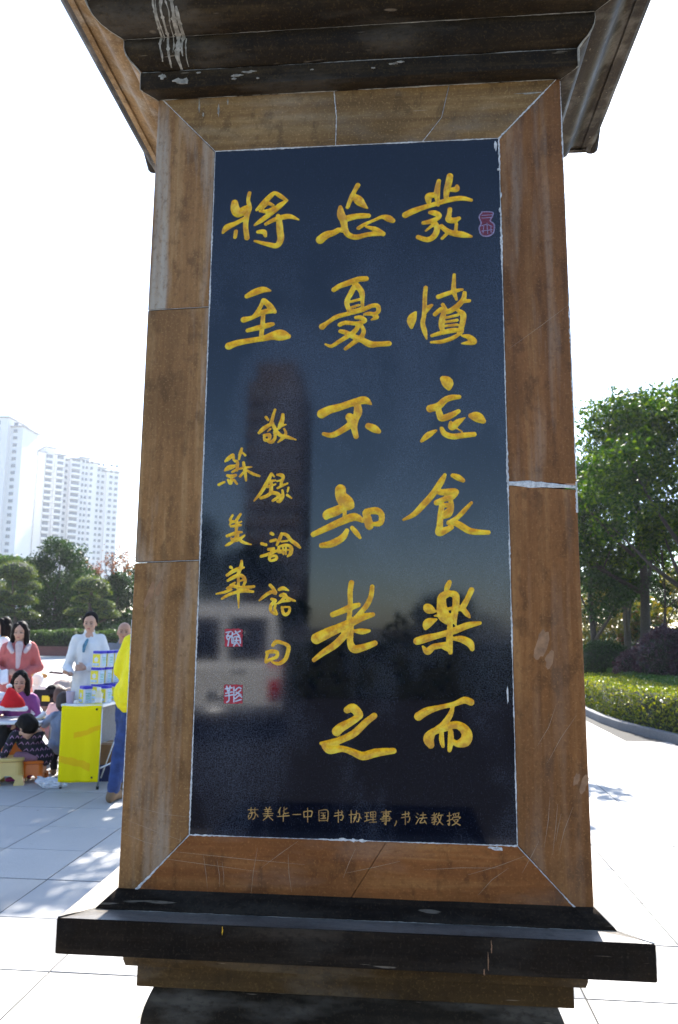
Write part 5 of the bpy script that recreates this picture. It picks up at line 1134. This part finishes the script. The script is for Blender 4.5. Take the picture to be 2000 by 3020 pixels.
def stand(H, s=None, **kw):
    s = s or H/1.66
    J = dict(head=(0, -.01, H-.115*s), neck=(0, .01, H-.235*s), chest=(0, 0, H-.42*s), pelvis=(0, 0, H-.76*s), shL=(-.142*s, 0, H-.305*s), shR=(.142*s, 0, H-.305*s), elL=(-.205*s, .03, H-.58*s), elR=(.205*s, .03, H-.58*s),
             wrL=(-.20*s, -.05, H-.80*s), wrR=(.20*s, -.05, H-.80*s), hipL=(-.085*s, 0, H-.84*s), hipR=(.085*s, 0, H-.84*s), knL=(-.09*s, -.01, .47*s), knR=(.09*s, -.01, .47*s), anL=(-.095*s, .02, .085*s), anR=(.095*s, .02, .085*s))
    J.update(kw); return J
def hx(px, py, y): p = at(px, py, y); return float(p[0]), float(p[2])

def rrect(w, d, r_, n=4):
    out = []
    for (cx, cy, a0) in ((w/2-r_, d/2-r_, 0), (-w/2+r_, d/2-r_, 90), (-w/2+r_, -d/2+r_, 180), (w/2-r_, -d/2+r_, 270)):
        for k in range(n+1): a = R(a0+90*k/n); out.append((cx+r_*math.cos(a), cy+r_*math.sin(a)))
    return out
def loft(name, rings, mat, parent):
    bm = bmesh.new(); R_ = [[bm.verts.new((x, y, z)) for x, y in poly] for poly, z in rings]
    for A, B in zip(R_[:-1], R_[1:]):
        for k in range(len(A)): bm.faces.new((A[k], A[(k+1) % len(A)], B[(k+1) % len(A)], B[k]))
    bm.faces.new(R_[0][::-1]); bm.faces.new(R_[-1]); return from_bm(name, bm, mat, parent, False)
# man in the yellow top, mostly hidden by the pillar, facing away to the right
M_yel = plain('yellow_jersey', (0.90, 0.74, 0.0), .75, .05, 7, .3); M_jean = cloth('blue_denim', (0.025, 0.05, 0.16), .35, 14); M_tan = cloth('tan_suede', (0.19, 0.115, 0.06))
x_, _z = hx(430, 1900, 4.55)
person('person in a yellow top and blue jeans standing against the pillar edge', (x_, 4.55, 0), R(172), stand(1.76, 1.06, pelvis=(.06, 0, .97), anR=(.35, -.42, .09), knR=(.29, -.22, .50), anL=(.25, .02, .09), knL=(.21, -.04, .49), hipR=(.18, -.03, .87), hipL=(.09, 0, .87), elR=(.235, .03, 1.19), wrR=(.18, -.14, 1.02)), 1.06, hair=hair_short, jacket=M_yel, trousers=M_jean, shoes=M_tan, jk=1.22, seed=1, skirt=False, collar=False)
# bald man behind
x_, z_ = hx(368, 1836, 6.6)
person('bald man whose head shows above the yellow top', (x_, 6.6, 0), R(20), stand(z_, 1.02), 1.02, skin=SK2, head_yaw=R(-2), jacket=cloth('grey_shirt', (.2, .2, .22)), trousers=M_jean, shoes=M_tan, seed=2)
# woman in white jacket with phone
M_wj = cloth('white_jacket', (0.72, 0.70, 0.68), .06); M_blk = cloth('black_cloth', (0.012, 0.012, 0.014), .3); M_beige = cloth('beige_cloth', (0.52, 0.44, 0.36), .1)
x_, z_ = hx(268, 1810, 5.95); H_ = z_
s_ = .93
wo_, q, M = person('woman in a white jacket with tied up hair looking down over a phone', (x_, 5.95, 0), R(24), stand(H_, s_, elL=(-.22, -.02, H_-.60), wrL=(-.17, -.24, H_-.66), elR=(.235, -.02, H_-.58), wrR=(-.02, -.21, H_-.60)), s_, head_yaw=R(-12), head_pitch=R(8), hair=hair_up, jacket=M_wj, trousers=M_beige, shoes=M_tan, seed=3, jk=1.0, skirt=True,
    hands={'L': ((-.5, -.8, 0.05), (0, .2, -1), .35), 'R': ((-1, -.35, .1), (0, -1, .2), .8)})
blob('scarf', [('c', (-.02, -.125, H_-.29), .016, (-.05, -.145, H_-.36), .022), ('c', (-.05, -.145, H_-.36), .022, (-.055, -.15, H_-.42), .016)], .009, cloth('blue_scarf', (.10, .22, .30), .5, 40), wo_, .003)
ph = box('mobile_phone', (-.075, -.037, 0), (.075, .037, .009), plain('phone_glass', (.02, .02, .022), .15, .1, 5, 0), None, .003)
ph.location = Vector((x_-.215, 5.95-.315, H_-.655)); ph.rotation_euler = (R(-14), R(8), R(40)); tag(ph, 'dark phone held flat by the woman in white', 'phone')
# woman in pink coat holding white packets
M_pink = cloth('dusty_pink_coat', (0.44, 0.11, 0.10), .12); M_knit = cloth('pale_knit', (0.50, 0.40, 0.40))
PY_ = 6.95; x_, z_ = hx(62, 1838, PY_); H_ = z_; s_ = 1.0
pk, q, M = person('woman in a dusty pink coat with long black hair holding white packets', (x_, PY_, 0), R(28), stand(H_, s_, elL=(-.25, .02, H_-.58), wrL=(-.13, -.20, H_-.62), elR=(.25, .03, H_-.56), wrR=(.06, -.20, H_-.64)), s_, head_yaw=R(-14), head_pitch=R(6), hair=hair_long, jacket=M_pink, trousers=M_blk, shoes=M_tan, seed=4, jk=1.12, skirt=True,
    hands={'L': ((.55, -.6, .1), (-.3, -.6, .5), .7), 'R': ((-.8, -.5, 0), (0, -.8, .5), .7)})
blob('inner_top', [('c', (0, -.10, H_-.27), .05, (0, -.128, H_-.40), .042), ('c', (0, -.128, H_-.40), .042, (0, -.14, H_-.56), .03)], .012, M_knit, pk, .004)
blob('hood', [('c', (-.11, .07, H_-.27), .055, (.11, .07, H_-.27), .055), ('c', (.11, .07, H_-.27), .05, (.12, -.03, H_-.285), .04), ('c', (.12, -.03, H_-.285), .04, (.075, -.125, H_-.36), .028), ('c', (-.11, .07, H_-.27), .05, (-.12, -.03, H_-.285), .04), ('c', (-.12, -.03, H_-.285), .04, (-.075, -.125, H_-.36), .028)], .012, M_knit, pk, .006)
M_pkt = plain('white_packet', (.74, .74, .76), .5, .08, 14)
for i, (dx, dy, dz, a, b) in enumerate([(-.19, -.30, -.70, 24, 10), (-.09, -.33, -.71, 20, -6), (.0, -.31, -.72, 14, 8)]):
    o = box('white_packet', (-.045, -.022, -.09), (.045, .022, .09), M_pkt, None, .006); o.location = (x_+dx, PY_+dy, H_+dz+.06); o.rotation_euler = (R(-25), R(-a), R(b))
    tag(o, ['white packet held on the outer side by the woman in pink', 'white packet held in the middle by the woman in pink', 'white packet held against the pink coat sleeve'][i], 'packet', 'packets held by the woman in pink')
# woman in profile
t = NT('printed_white_jacket'); v_ = t.voronoi(11, None, 'F1', 1); bwn = t.n.new('ShaderNodeRGBToBW'); t.L(v_, bwn.inputs[0])
t.set(Base_Color=t.ramp(bwn.outputs[0], [(0, (.74, .73, .72)), (.52, (.74, .73, .72)), (.56, (.12, .30, .55)), (.64, (.80, .33, .05)), (.72, (.75, .62, .1)), (.8, (.74, .73, .72))], 'CONSTANT'), Roughness=.8); M_print = t.m
x_, z_ = hx(12, 1824, 7.4)
person('woman in a white printed jacket seen in profile with black shoulder length hair', (x_, 7.4, 0), R(-50), stand(z_, 1.0, wrL=(-.12, -.28, z_-.62), wrR=(.12, -.28, z_-.62)), 1.0, hair=lambda q, s: hair_long(q, s, .27, False), jacket=M_print, trousers=cloth('denim_skirt', (.05, .08, .16)), shoes=M_tan, seed=5, jk=1.12)
# seated woman in purple with the santa hat
M_pur = cloth('purple_jacket', (0.24, 0.06, 0.22), .12); M_fur = plain('white_fleece', (.80, .79, .78), .95, .05, 60, .8)
x_, z_ = hx(62, 1982, 6.15); H_ = z_; s_ = .98
Js = dict(head=(0, -.03, H_-.115), neck=(0, .0, H_-.235), chest=(0, .02, H_-.42), pelvis=(0, .10, H_-.74), shL=(-.145, 0, H_-.31), shR=(.145, 0, H_-.31), elL=(-.26, -.10, H_-.50), elR=(.235, -.08, H_-.54), wrL=(-.155, -.30, H_-.335), wrR=(.07, -.27, H_-.56),
          hipL=(-.09, .08, .30), hipR=(.09, .08, .30), knL=(-.14, -.30, .42), knR=(.14, -.30, .42), anL=(-.14, -.28, .085), anR=(.14, -.28, .085))
sw, q, M = person('seated woman in a purple jacket behind the white table with long black hair', (x_, 6.15, 0), R(26), Js, s_, head_yaw=R(-4), head_pitch=R(8), hair=lambda q, s: hair_long(q, s, .40), jacket=M_pur, trousers=M_blk, shoes=M_blk, seed=6, jk=1.12, collar=True, hands={'L': ((.75, -.45, .35), (0, -.9, .2), .25), 'R': ((-.8, -.5, 0), (0, 0, 1), .5)})
blob('fleece_hood', [('c', (.17, -.02, H_-.40), .062, (.235, -.06, H_-.53), .085), ('c', (.14, .06, H_-.28), .04, (.17, -.02, H_-.40), .06)], .016, M_fur, sw, .006)
blob('fleece_cuff', [('c', (-.30, -.08, H_-.27), .075, (-.17, -.12, H_-.27), .058), ('c', (-.38, -.08, H_-.30), .07, (-.30, -.08, H_-.27), .075)], .016, M_fur, sw, .006)
M_santa = plain('red_felt', (0.62, 0.008, 0.012), .9, .08, 30, .3)
p = at(36, 2090, 5.80); sh = empty('santa_hat', (float(p[0]), 5.80, float(p[2]))); sh.scale = (.86, .86, .58); sh.rotation_euler = (0, 0, R(22)); tag(sh, 'red santa hat with white band held up by the seated woman', 'hat')
def ell_ring(a, b, cx, n=20): return [(cx+a*math.cos(2*math.pi*k/n), b*math.sin(2*math.pi*k/n)) for k in range(n)]
cn = loft('cone', [(ell_ring(.155, .09, 0), .03), (ell_ring(.150, .09, .004), .10), (ell_ring(.125, .08, .0), .18), (ell_ring(.092, .065, -.015), .26), (ell_ring(.055, .045, -.03), .34), (ell_ring(.022, .02, -.045), .40)], M_santa, sh); cn.data.polygons.foreach_set('use_smooth', [True]*len(cn.data.polygons))
blob('band', [('c', (-.15, -.03, .02), .048, (.15, -.03, -.005), .048), ('c', (-.14, .05, .02), .048, (.14, .05, -.005), .048)], .012, M_fur, sh, .006)
blob('pompom', [('e', (-.06, .03, .42), (.04, .04, .05))], .012, M_fur, sh, .004)
# child bending down from an orange stool
t = NT('chevron_knit'); sp = t.sep(); xx = t.math('MULTIPLY', t.math('ADD', sp[0], sp[1]), 15); zz_ = t.math('MULTIPLY', sp[2], 15)
tri = t.math('ABSOLUTE', t.math('SUBTRACT', t.math('FRACT', xx), .5)); f = t.math('FRACT', t.math('ADD', zz_, t.math('MULTIPLY', tri, 1.1))); rowm = t.math('LESS_THAN', f, .17); inn = t.math('LESS_THAN', tri, .34)
t.set(Base_Color=t.mix(t.math('MULTIPLY', rowm, inn), (.012, .011, .018), (.42, .22, .36)), Roughness=.9); M_chev = t.m
c = gnd(112, 2285); bx, by = float(c[0]), 5.35
hx_, hz_ = hx(78, 2150, 5.2)
Jc = dict(head=(hx_-bx, -.14, hz_+.015), neck=(hx_-bx+.09, -.06, hz_-.04), chest=(.03, -.02, .42), pelvis=(.15, .05, .24), shL=(-.06, -.12, .475), shR=(.05, .10, .48), elL=(-.12, -.17, .31), elR=(-.04, .12, .32), wrL=(-.185, -.20, .165), wrR=(-.12, .06, .20),
          hipL=(.12, -.03, .24), hipR=(.12, .12, .24), knL=(-.02, -.10, .26), knR=(-.02, .08, .26), anL=(.0, -.10, .065), anR=(.02, .08, .065), toeL=(-.09, -.14, .035), toeR=(-.07, .05, .035))
person('small child in a black jacket with pink chevrons bending down from an orange stool', (bx, by, 0), 0, Jc, .62, hs=.98, head_yaw=R(-118), head_pitch=R(42), hair=lambda q, s: [('c', q(0, .022, .050), .098*s, q(0, .045, -.01), .094*s), ('c', q(-.05, -.05, .085), .03*s, q(.05, -.05, .085), .03*s)], jacket=M_chev, trousers=cloth('mauve_leggings', (.25, .12, .16)), shoes=cloth('magenta_shoe', (.32, .03, .14)), seed=7, jk=1.22, collar=False, skirt=False, hands={'L': ((-.2, -.05, -1), (-1, 0, 0), .5)})
# boy in grey blue sweater, back to us, behind the yellow stand
M_gb = cloth('grey_blue_sweater', (0.24, 0.27, 0.36), .12)
x_, z_ = hx(190, 2052, 5.75); s_ = .68
person('small boy in a grey blue sweater and black trousers reaching to the table', (x_, 5.75, 0), R(215), stand(z_, s_, elL=(-.15, -.10, z_-.36), elR=(.16, -.14, z_-.31), wrR=(.16, -.30, z_-.30), wrL=(-.10, -.22, z_-.36)), s_, hs=.9, head_yaw=R(-20), hair=hair_short, jacket=M_gb, trousers=M_blk, shoes=M_tan, seed=8, jk=1.15, hair_mat=plain('brown_hair', (.05, .028, .02), .6))
x_, z_ = hx(186, 2036, 6.5)
person('small child in a pale pink top behind the boy in grey blue', (x_-.03, 6.5, 0), R(190), stand(z_, .64), .64, hs=.88, hair=hair_short, jacket=cloth('pale_pink_top', (.62, .42, .38)), trousers=M_blk, shoes=M_tan, seed=9, jk=1.2, hair_mat=plain('chestnut_hair', (.10, .05, .03), .6))
x_, z_ = hx(112, 1992, 8.0)
hc, q, M = person('child in a white hooded coat with tan fur trim behind the seated woman', (x_, 8.0, 0), R(200), stand(z_, .62), .62, hair=None, jacket=M_wj, trousers=M_blk, shoes=M_tan, seed=10, jk=1.3)
blob('hood', [('e', q(0, .02, .02), (.085, .09, .10))], .014, M_wj, hc, .004); blob('fur_trim', [('c', (-.10, -.02, z_-.01), .035, (.10, -.02, z_-.0), .04)], .010, plain('tan_fur', (.42, .24, .09), .95, .4, 90, 1.0), hc, .014)
# person in beige stooping beyond the table
x_, z_ = hx(188, 2004, 7.2); H_ = z_
Jb = dict(head=(.10, -.28, H_-.17), neck=(.05, -.17, H_-.13), chest=(0, .02, H_-.17), pelvis=(-.08, .22, H_-.40), shL=(-.14, -.06, H_-.15), shR=(.17, -.06, H_-.16), elL=(-.22, -.14, H_-.40), elR=(.20, -.16, H_-.40), wrL=(-.12, -.30, H_-.52), wrR=(.10, -.30, H_-.52),
          hipL=(-.16, .20, H_-.46), hipR=(.02, .20, H_-.46), knL=(-.18, -.12, .36), knR=(.06, -.12, .36), anL=(-.18, .10, .085), anR=(.06, .10, .085))
person('person in a beige padded jacket stooping beyond the white table', (x_, 7.2, 0), R(-15), Jb, 1.0, head_pitch=R(60), hair=hair_short, jacket=cloth('beige_jacket', (.50, .40, .33), .1), trousers=M_blk, shoes=M_tan, seed=11, jk=1.22, collar=False)

# ------------------------------------------------------------------ the stall
M_wtop = plain('white_laminate', (.74, .74, .74), .35, .04, 8, .05); M_steel = plain('steel_tube', (.55, .56, .58), .3, .06, 30, 0, .85)
# yellow draped stand
st = empty('display_stand', (-3.21, 5.35, 0)); tag(st, 'folding display table with a yellow cloth hung over its end', 'table')
TZ = .818
box('tabletop', (-.22, -.34, TZ-.025), (.22, 1.15, TZ), M_wtop, st, .004)
t = NT('yellow_banner'); sp = t.sep(); nn = t.noise(9, 3, .6, t.vec((1, 1, 2), (2, 0, 1)))
la = t.math('ABSOLUTE', t.math('SUBTRACT', t.math('SUBTRACT', sp[2], t.math('MULTIPLY', sp[0], .30)), .535)); lb = t.math('ABSOLUTE', t.math('ADD', t.math('SUBTRACT', sp[2], .255), t.math('MULTIPLY', sp[0], .22)))
ma = t.math('MULTIPLY', t.math('LESS_THAN', t.math('ADD', la, t.math('MULTIPLY', nn, .05)), .050), t.math('GREATER_THAN', sp[0], -.06)); mb = t.math('MULTIPLY', t.math('LESS_THAN', t.math('ADD', lb, t.math('MULTIPLY', nn, .07)), .068), t.math('LESS_THAN', sp[0], .13))
nn = t.math('MAXIMUM', ma, mb); t.set(Base_Color=t.mix(t.ramp(nn, [(.50, 0), (.51, .75)]), (.95, .80, 0.0), (.90, .52, .01)), Roughness=.7, Specular_IOR_Level=.15)
trn = t.n.new('ShaderNodeBsdfTranslucent'); trn.inputs[0].default_value = (.95, .80, 0, 1); ms = t.n.new('ShaderNodeMixShader'); ms.inputs[0].default_value = .18
t.L(t.bs.outputs[0], ms.inputs[1]); t.L(trn.outputs[0], ms.inputs[2]); t.L(ms.outputs[0], t.out.inputs[0]); M_ban = t.m
V = []; Fq = []; NXc, NZc = 28, 30
for i in range(NXc+1):
    for k in range(NZc+1):
        u, w = i/NXc, k/NZc; x = -.205+u*.41+.022*w*(1-u)+.012*math.sin(w*2.2)*(1 if u > .5 else -.2); z = TZ+.004-(w*.745+.006*math.sin(5*u))*(1-.0)
        y = -.348-.010*math.sin(u*9+.6)*w-.006*math.sin(u*17+2*w)*w-.015*w
        if w < .05: y += .02*(1-w/.05)
        V.append((x, y, z))
for i in range(NXc):
    for k in range(NZc): a = i*(NZc+1)+k; Fq.append((a, a+NZc+1, a+NZc+2, a+1))
cl = from_np('yellow_cloth', V, Fq, M_ban, st, True); md = cl.modifiers.new('t', 'SOLIDIFY'); md.thickness = .002
for (x, z) in ((.165, .775), (.155, .125)): lathe('eyelet', [(0.0, .001), (.010, .002), (.011, 0)], M_blk, st, 10).matrix_local = Matrix.Translation((x, -.362-.012*(1-z), z)) @ Matrix.Rotation(R(90), 4, 'X')
for x in (-.19, .19):
    for y in (-.30, 1.10):
        tubes('leg', [([(x, y, .02), (x, y, TZ-.03)], .011)], M_steel, st, 8); tubes('foot_cap', [([(x, y, 0), (x, y, .03)], .015)], M_rub, st, 8)
tubes('brace', [([(.20, -.25, .10), (.20, .38, TZ-.06)], .008)], M_steel, st, 6); tubes('brace', [([(.205, .98, .10), (.205, .35, TZ-.06)], .008)], M_steel, st, 6)
tubes('rail', [([(.20, -.30, .20), (.20, 1.10, .20)], .009)], M_steel, st, 6); tubes('rail', [([(-.20, -.30, .20), (-.20, 1.10, .20)], .009)], M_steel, st, 6)
box('side_cloth', (-.008, -.28, .22), (.0, 1.08, TZ-.03), plain('grey_lining', (.22, .215, .22), .9), st)
# canisters
M_lid = plain('blue_lid', (0.02, 0.015, 0.42), .4, .05, 10, 0); M_tin = plain('white_tin', (.66, .68, .72), .4, .05, 10, 0); M_lab = plain('yellow_label', (.78, .66, .01), .5, .05, 10, 0); M_side_l = plain('pale_blue_panel', (.42, .55, .68), .5, .3, 60, 0); M_grn = plain('green_print', (.16, .42, .32), .5)
CW, CD_, CH = .120, .102, .172
def canister():
    e = empty('milk_powder_tin'); 
    loft('body', [(rrect(CW-.004, CD_-.004, .026), 0), (rrect(CW, CD_, .028), .006), (rrect(CW, CD_, .028), CH-.03), (rrect(CW-.006, CD_-.006, .025), CH-.028)], M_tin, e)
    loft('lid', [(rrect(CW+.003, CD_+.003, .029), CH-.028), (rrect(CW+.003, CD_+.003, .029), CH-.004), (rrect(CW-.006, CD_-.006, .026), CH)], M_lid, e)
    f = box('front_label', (-.046, -CD_/2-.0012, .008), (.046, -CD_/2+.001, CH-.034), M_lab, e)
    pts = []
    for k in range(12): a = R(90+30*k); r_ = .034 if k % 2 == 0 else .019; pts.append((-.002+r_*math.cos(a), .082+r_*math.sin(a)))
    prism('star_print', pts, -CD_/2-.0022, -CD_/2-.0008, M_tin, f); box('caption_print', (-.042, -CD_/2-.0022, .016), (.036, -CD_/2-.0008, .045), M_side_l, f)
    g = box('side_label', (CW/2-.001, -.034, .008), (CW/2+.0012, .034, CH-.034), M_side_l, e)
    for z in (.045, .062, .079, .096): box('text_line', (CW/2+.0008, -.027, z), (CW/2+.002, .025, z+.007), M_grn, g)
    return e
can0 = canister(); first = [True]
def put_can(x, y, z, rz, label, group='milk powder tins on the stand'):
    o = can0 if first[0] else copy_tree(can0); first[0] = False
    o.location = (x, y, z); o.rotation_euler = (0, 0, rz); tag(o, label, 'tin', group)
q_ = at(252, 2070, 5.13); put_can(float(q_[0]), 5.13, TZ, R(-42), 'yellow and white tin with blue lid standing alone beside the pink cup')
q_ = at(303, 2062, 5.22); put_can(float(q_[0])+.01, 5.24, TZ, R(-14), 'yellow tin with blue lid standing directly behind the clear bottle')
names = ['bottom', 'middle', 'top']
for lv in range(3):
    for r_ in range(4):
        y = 5.42+r_*.128+(.05 if lv == 0 else 0); x = -3.25+.012*lv+.030*r_
        put_can(x, y, TZ+lv*CH, R(-16), 'yellow tin with blue lid in the %s layer of the stack, %s from its front' % (names[lv], ['first', 'second', 'third', 'fourth'][r_]))
for r_ in range(3): put_can(-3.08+.02*r_, 5.50+.15*r_, TZ, R(-16), 'yellow tin with blue lid in the low side row of the stack, %s from front' % ['first', 'second', 'third'][r_])
def small(name, prof, px, py, y, label, cat, mat, cap=None):
    p = at(px, py, y); e = empty(name, (float(p[0]), y, TZ)); tag(e, label, cat); lathe('body', prof, mat, e, 18)
    if cap: lathe('cap', cap[0], cap[1], e, 16)
    return e
t = NT('milk_plastic'); t.set(Base_Color=(.75, .70, .50), Roughness=.35, Transmission_Weight=.15); M_milk = t.m
M_cupp = plain('lavender_paper', (.52, .44, .58), .6, .06, 10, .05)
bt = small('milk_bottle', [(0, 0), (.034, 0), (.036, .01), (.036, .085), (.033, .10), (.020, .125), (.018, .14), (0, .14)], 290, 2072, 5.08, 'small cream bottle with a white cap in front of the tins', 'bottle', M_milk, ([(.020, .135), (.0205, .162), (.018, .166), (0, .166)], M_wtop))
lathe('label', [(.0365, .02), (.0368, .021), (.0368, .065), (.0365, .066)], M_tin, bt, 18)
small('paper_cup', [(0, 0), (.034, 0), (.044, .115), (.046, .117), (.042, .117), (.033, .006), (0, .006)], 207, 2068, 5.10, 'lavender paper cup at the edge of the yellow stand', 'cup', M_cupp)
small('small_cup', [(0, 0), (.014, 0), (.018, .035), (.0165, .035), (.013, .003), (0, .003)], 224, 2068, 5.06, 'tiny white cup next to the lavender cup', 'cup', M_wtop)
# boxes under the stand
M_card = plain('cardboard', (.28, .16, .085), .9, .15, 12, .15); M_navy = plain('navy_card', (.02, .025, .10), .7)
cb = empty('cardboard_box', (-3.06, 5.62, 0)); tag(cb, 'brown cardboard box resting on the navy box under the stand', 'box')
box('carton', (-.16, -.14, .155), (.17, .18, .36), M_card, cb, .004); box('flap', (-.16, -.02, .3605), (.17, .04, .363), plain('packing_tape', (.42, .33, .2), .3), cb)
nb = empty('navy_box', (-3.06, 5.62, 0)); tag(nb, 'dark navy box on the ground under the stand', 'box'); box('carton', (-.20, -.20, .0), (.20, .22, .145), M_navy, nb, .004); box('lid', (-.205, -.205, .146), (.205, .225, .154), M_navy, nb, .002)
# white table with papers
tb = empty('white_table', (-4.45, 5.95, 0), R(6)); tag(tb, 'long white folding table covered with papers beside the yellow stand', 'table')
box('tabletop', (-1.1, -.33, .52), (.46, .36, .555), M_wtop, tb, .008)
for x in (-1.0, .36):
    for y in (-.26, .28): tubes('leg', [([(x, y, 0), (x, y, .52)], .014)], M_steel, tb, 8)
rp = random.Random(8); pc = [(.75, .74, .72), (.70, .25, .15), (.25, .35, .6), (.72, .55, .3), (.6, .6, .65)]
for i in range(9):
    o = box('paper_sheet', (-.10, -.07, 0), (.10, .07, .0012), plain('paper_%d' % (i % 5), pc[i % 5], .8, .25, 40, 0)); o.location = (-4.95+.115*i, 6.02+rp.uniform(-.12, .12), .556+.0014*i); o.rotation_euler = (0, 0, rp.uniform(0, 3))
    tag(o, ['white', 'red', 'blue', 'tan', 'pale grey'][i % 5]+' printed sheet lying on the white table'+(' nearer the santa hat' if i > 4 else ''), 'paper', 'sheets on the white table')
mk = at(112, 2108, 5.9); bo = empty('squeeze_bottle', (float(mk[0]), 5.9, .556)); tag(bo, 'white squeeze bottle with a red cap lying near the table end', 'bottle'); bo.rotation_euler = (0, R(52), 0)
lathe('body', [(0, -.02), (.026, -.02), (.028, 0), (.028, .09), (.016, .11), (0, .11)], M_wtop, bo, 14); lathe('cap', [(.028, -.045), (.029, -.02), (0, -.02)], M_santa, bo, 14)
# plastic stools: a seat slab on four splayed corner legs with arched openings
def stool(label, loc, rz, w, hgt, mat, back=None, open_mat=None):
    e = empty('plastic_stool', loc, rz); tag(e, label, 'stool', 'plastic stools')
    loft('seat', [(rrect(w*.80, w*.80, w*.2), hgt-.035), (rrect(w*.92, w*.92, w*.24), hgt-.028), (rrect(w*.94, w*.94, w*.24), hgt-.008), (rrect(w*.86, w*.86, w*.22), hgt)], mat, e)
    loft('skirt', [(rrect(w*.93, w*.93, w*.22), hgt*.36), (rrect(w*.82, w*.82, w*.2), hgt-.036)], mat, e)
    for sx in (-1, 1):
        for sy in (-1, 1):
            bm = bmesh.new(); k = w*.5; rings = []
            for (z, o_, hw) in ((0, .53, .22), (.014, .51, .20), (hgt*.20, .485, .16), (hgt*.37, .466, .26)):
                c = w*o_; h_ = w*hw; th = w*.10
                rings.append([bm.verts.new((sx*a, sy*b, z)) for a, b in ((c, c), (c, c-h_*1.5), (c-th, c-h_*1.5), (c-th, c-th), (c-h_*1.5, c-th), (c-h_*1.5, c))])
            for A, B in zip(rings[:-1], rings[1:]):
                for q in range(6): bm.faces.new((A[q], A[(q+1) % 6], B[(q+1) % 6], B[q]))
            bm.faces.new(rings[0]); bm.faces.new(rings[-1][::-1]); bmesh.ops.recalc_face_normals(bm, faces=bm.faces[:]); from_bm('leg', bm, mat, e)
    if back:
        bm = bmesh.new(); n = 10; A = []; B = []
        for k in range(n+1):
            a = math.pi*k/n; x, z = -w*.40*math.cos(a), hgt+back*math.sin(a)**.6; A.append(bm.verts.new((x, w*.40, z))); B.append(bm.verts.new((x*.98, w*.46, z-.004)))
        bm.faces.new(A); bm.faces.new(B[::-1])
        for k in range(n): bm.faces.new((A[k], A[k+1], B[k+1], B[k]))
        bmesh.ops.recalc_face_normals(bm, faces=bm.faces[:]); from_bm('backrest', bm, open_mat or mat, e)
    return e
def plastic(name, c): 
    t = NT(name); n = t.noise(6, 3); t.set(Base_Color=t.ramp(n, [(.3, tuple(x*.88 for x in c)), (.7, c)]), Roughness=.35, Subsurface_Weight=.12, Subsurface_Radius=(.03, .02, .01)); return t.m
M_or = plastic('orange_plastic', (.75, .17, .01)); M_cr = plastic('cream_yellow_plastic', (.72, .50, .16)); M_gn = plastic('green_plastic', (.22, .50, .01)); M_ye = plastic('amber_plastic', (.78, .36, .02))
c = gnd(8, 2318); stool('cream yellow plastic stool in front of the white table', (float(c[0])-.01, float(c[1])+.14, 0), R(20), .30, .26, M_cr, .12, M_or)
stool('orange plastic stool under the bending child', (bx+.10, by+.02, 0), R(12), .25, .215, M_or)
stool('amber plastic stool behind the bending child', (bx-.16, by+.36, 0), R(30), .22, .19, M_ye)
c = gnd(40, 2262); stool('bright green plastic stool under the white table', (float(c[0]), 6.0, 0), R(10), .34, .30, M_gn)
# crumpled clear bag on the ground
t = NT('clear_film'); t.set(Base_Color=(.9, .92, .95), Roughness=.12, Transmission_Weight=.55, IOR=1.2, Specular_IOR_Level=.9); M_film = t.m
c = gnd(152, 2325); bm = bmesh.new(); bmesh.ops.create_icosphere(bm, subdivisions=4, radius=1)
for v in bm.verts:
    p = v.co.copy(); k = 1+.35*mnoise.noise(p*2.2)+.25*abs(mnoise.noise(p*5.0)); v.co = Vector((p.x*.15*k, p.y*.07*k, max(0, .045+p.z*.05*k+(.10*max(0, -p.x-.55)))))
bg = from_bm('plastic_bag', bm, M_film); bg.location = (float(c[0]), float(c[1])+.02, .002); tag(bg, 'crumpled clear plastic bag on the paving beside the yellow stand', 'bag')
# black bag with a yellow tag behind the seated woman
p = at(133, 2060, 6.8); bk = empty('black_chair', (float(p[0]), 6.8, 0)); tag(bk, 'black folding chair with a yellow tag behind the seated woman', 'chair')
loft('backrest', [(rrect(.34, .03, .012), .60), (rrect(.36, .035, .014), .70), (rrect(.28, .03, .012), .80)], M_blk, bk); box('tag', (-.03, -.024, .66), (.07, -.0185, .73), M_lab, bk); box('seat', (-.18, -.02, .36), (.20, .34, .385), M_blk, bk, .006)
for x in (-.16, .17):
    for y in (0, .32): tubes('leg', [([(x, y, 0), (x, y, .36 if y else .62)], .011)], M_blk, bk, 6)
# haze
bm = bmesh.new(); bm_box(bm, (-420, -136, -1.0), (420, 420, 110)); hz = from_bm('haze', bm); tag(hz, kind='stuff')
hm = bpy.data.materials.new('hazy_air'); hm.use_nodes = True; hm.node_tree.nodes.clear(); ho = hm.node_tree.nodes.new('ShaderNodeOutputMaterial'); hv = hm.node_tree.nodes.new('ShaderNodeVolumePrincipled')
hv.inputs['Color'].default_value = (.93, .96, 1, 1); hv.inputs['Density'].default_value = .00026; hv.inputs['Anisotropy'].default_value = .55
hm.node_tree.links.new(hv.outputs[0], ho.inputs['Volume']); hz.data.materials.append(hm)
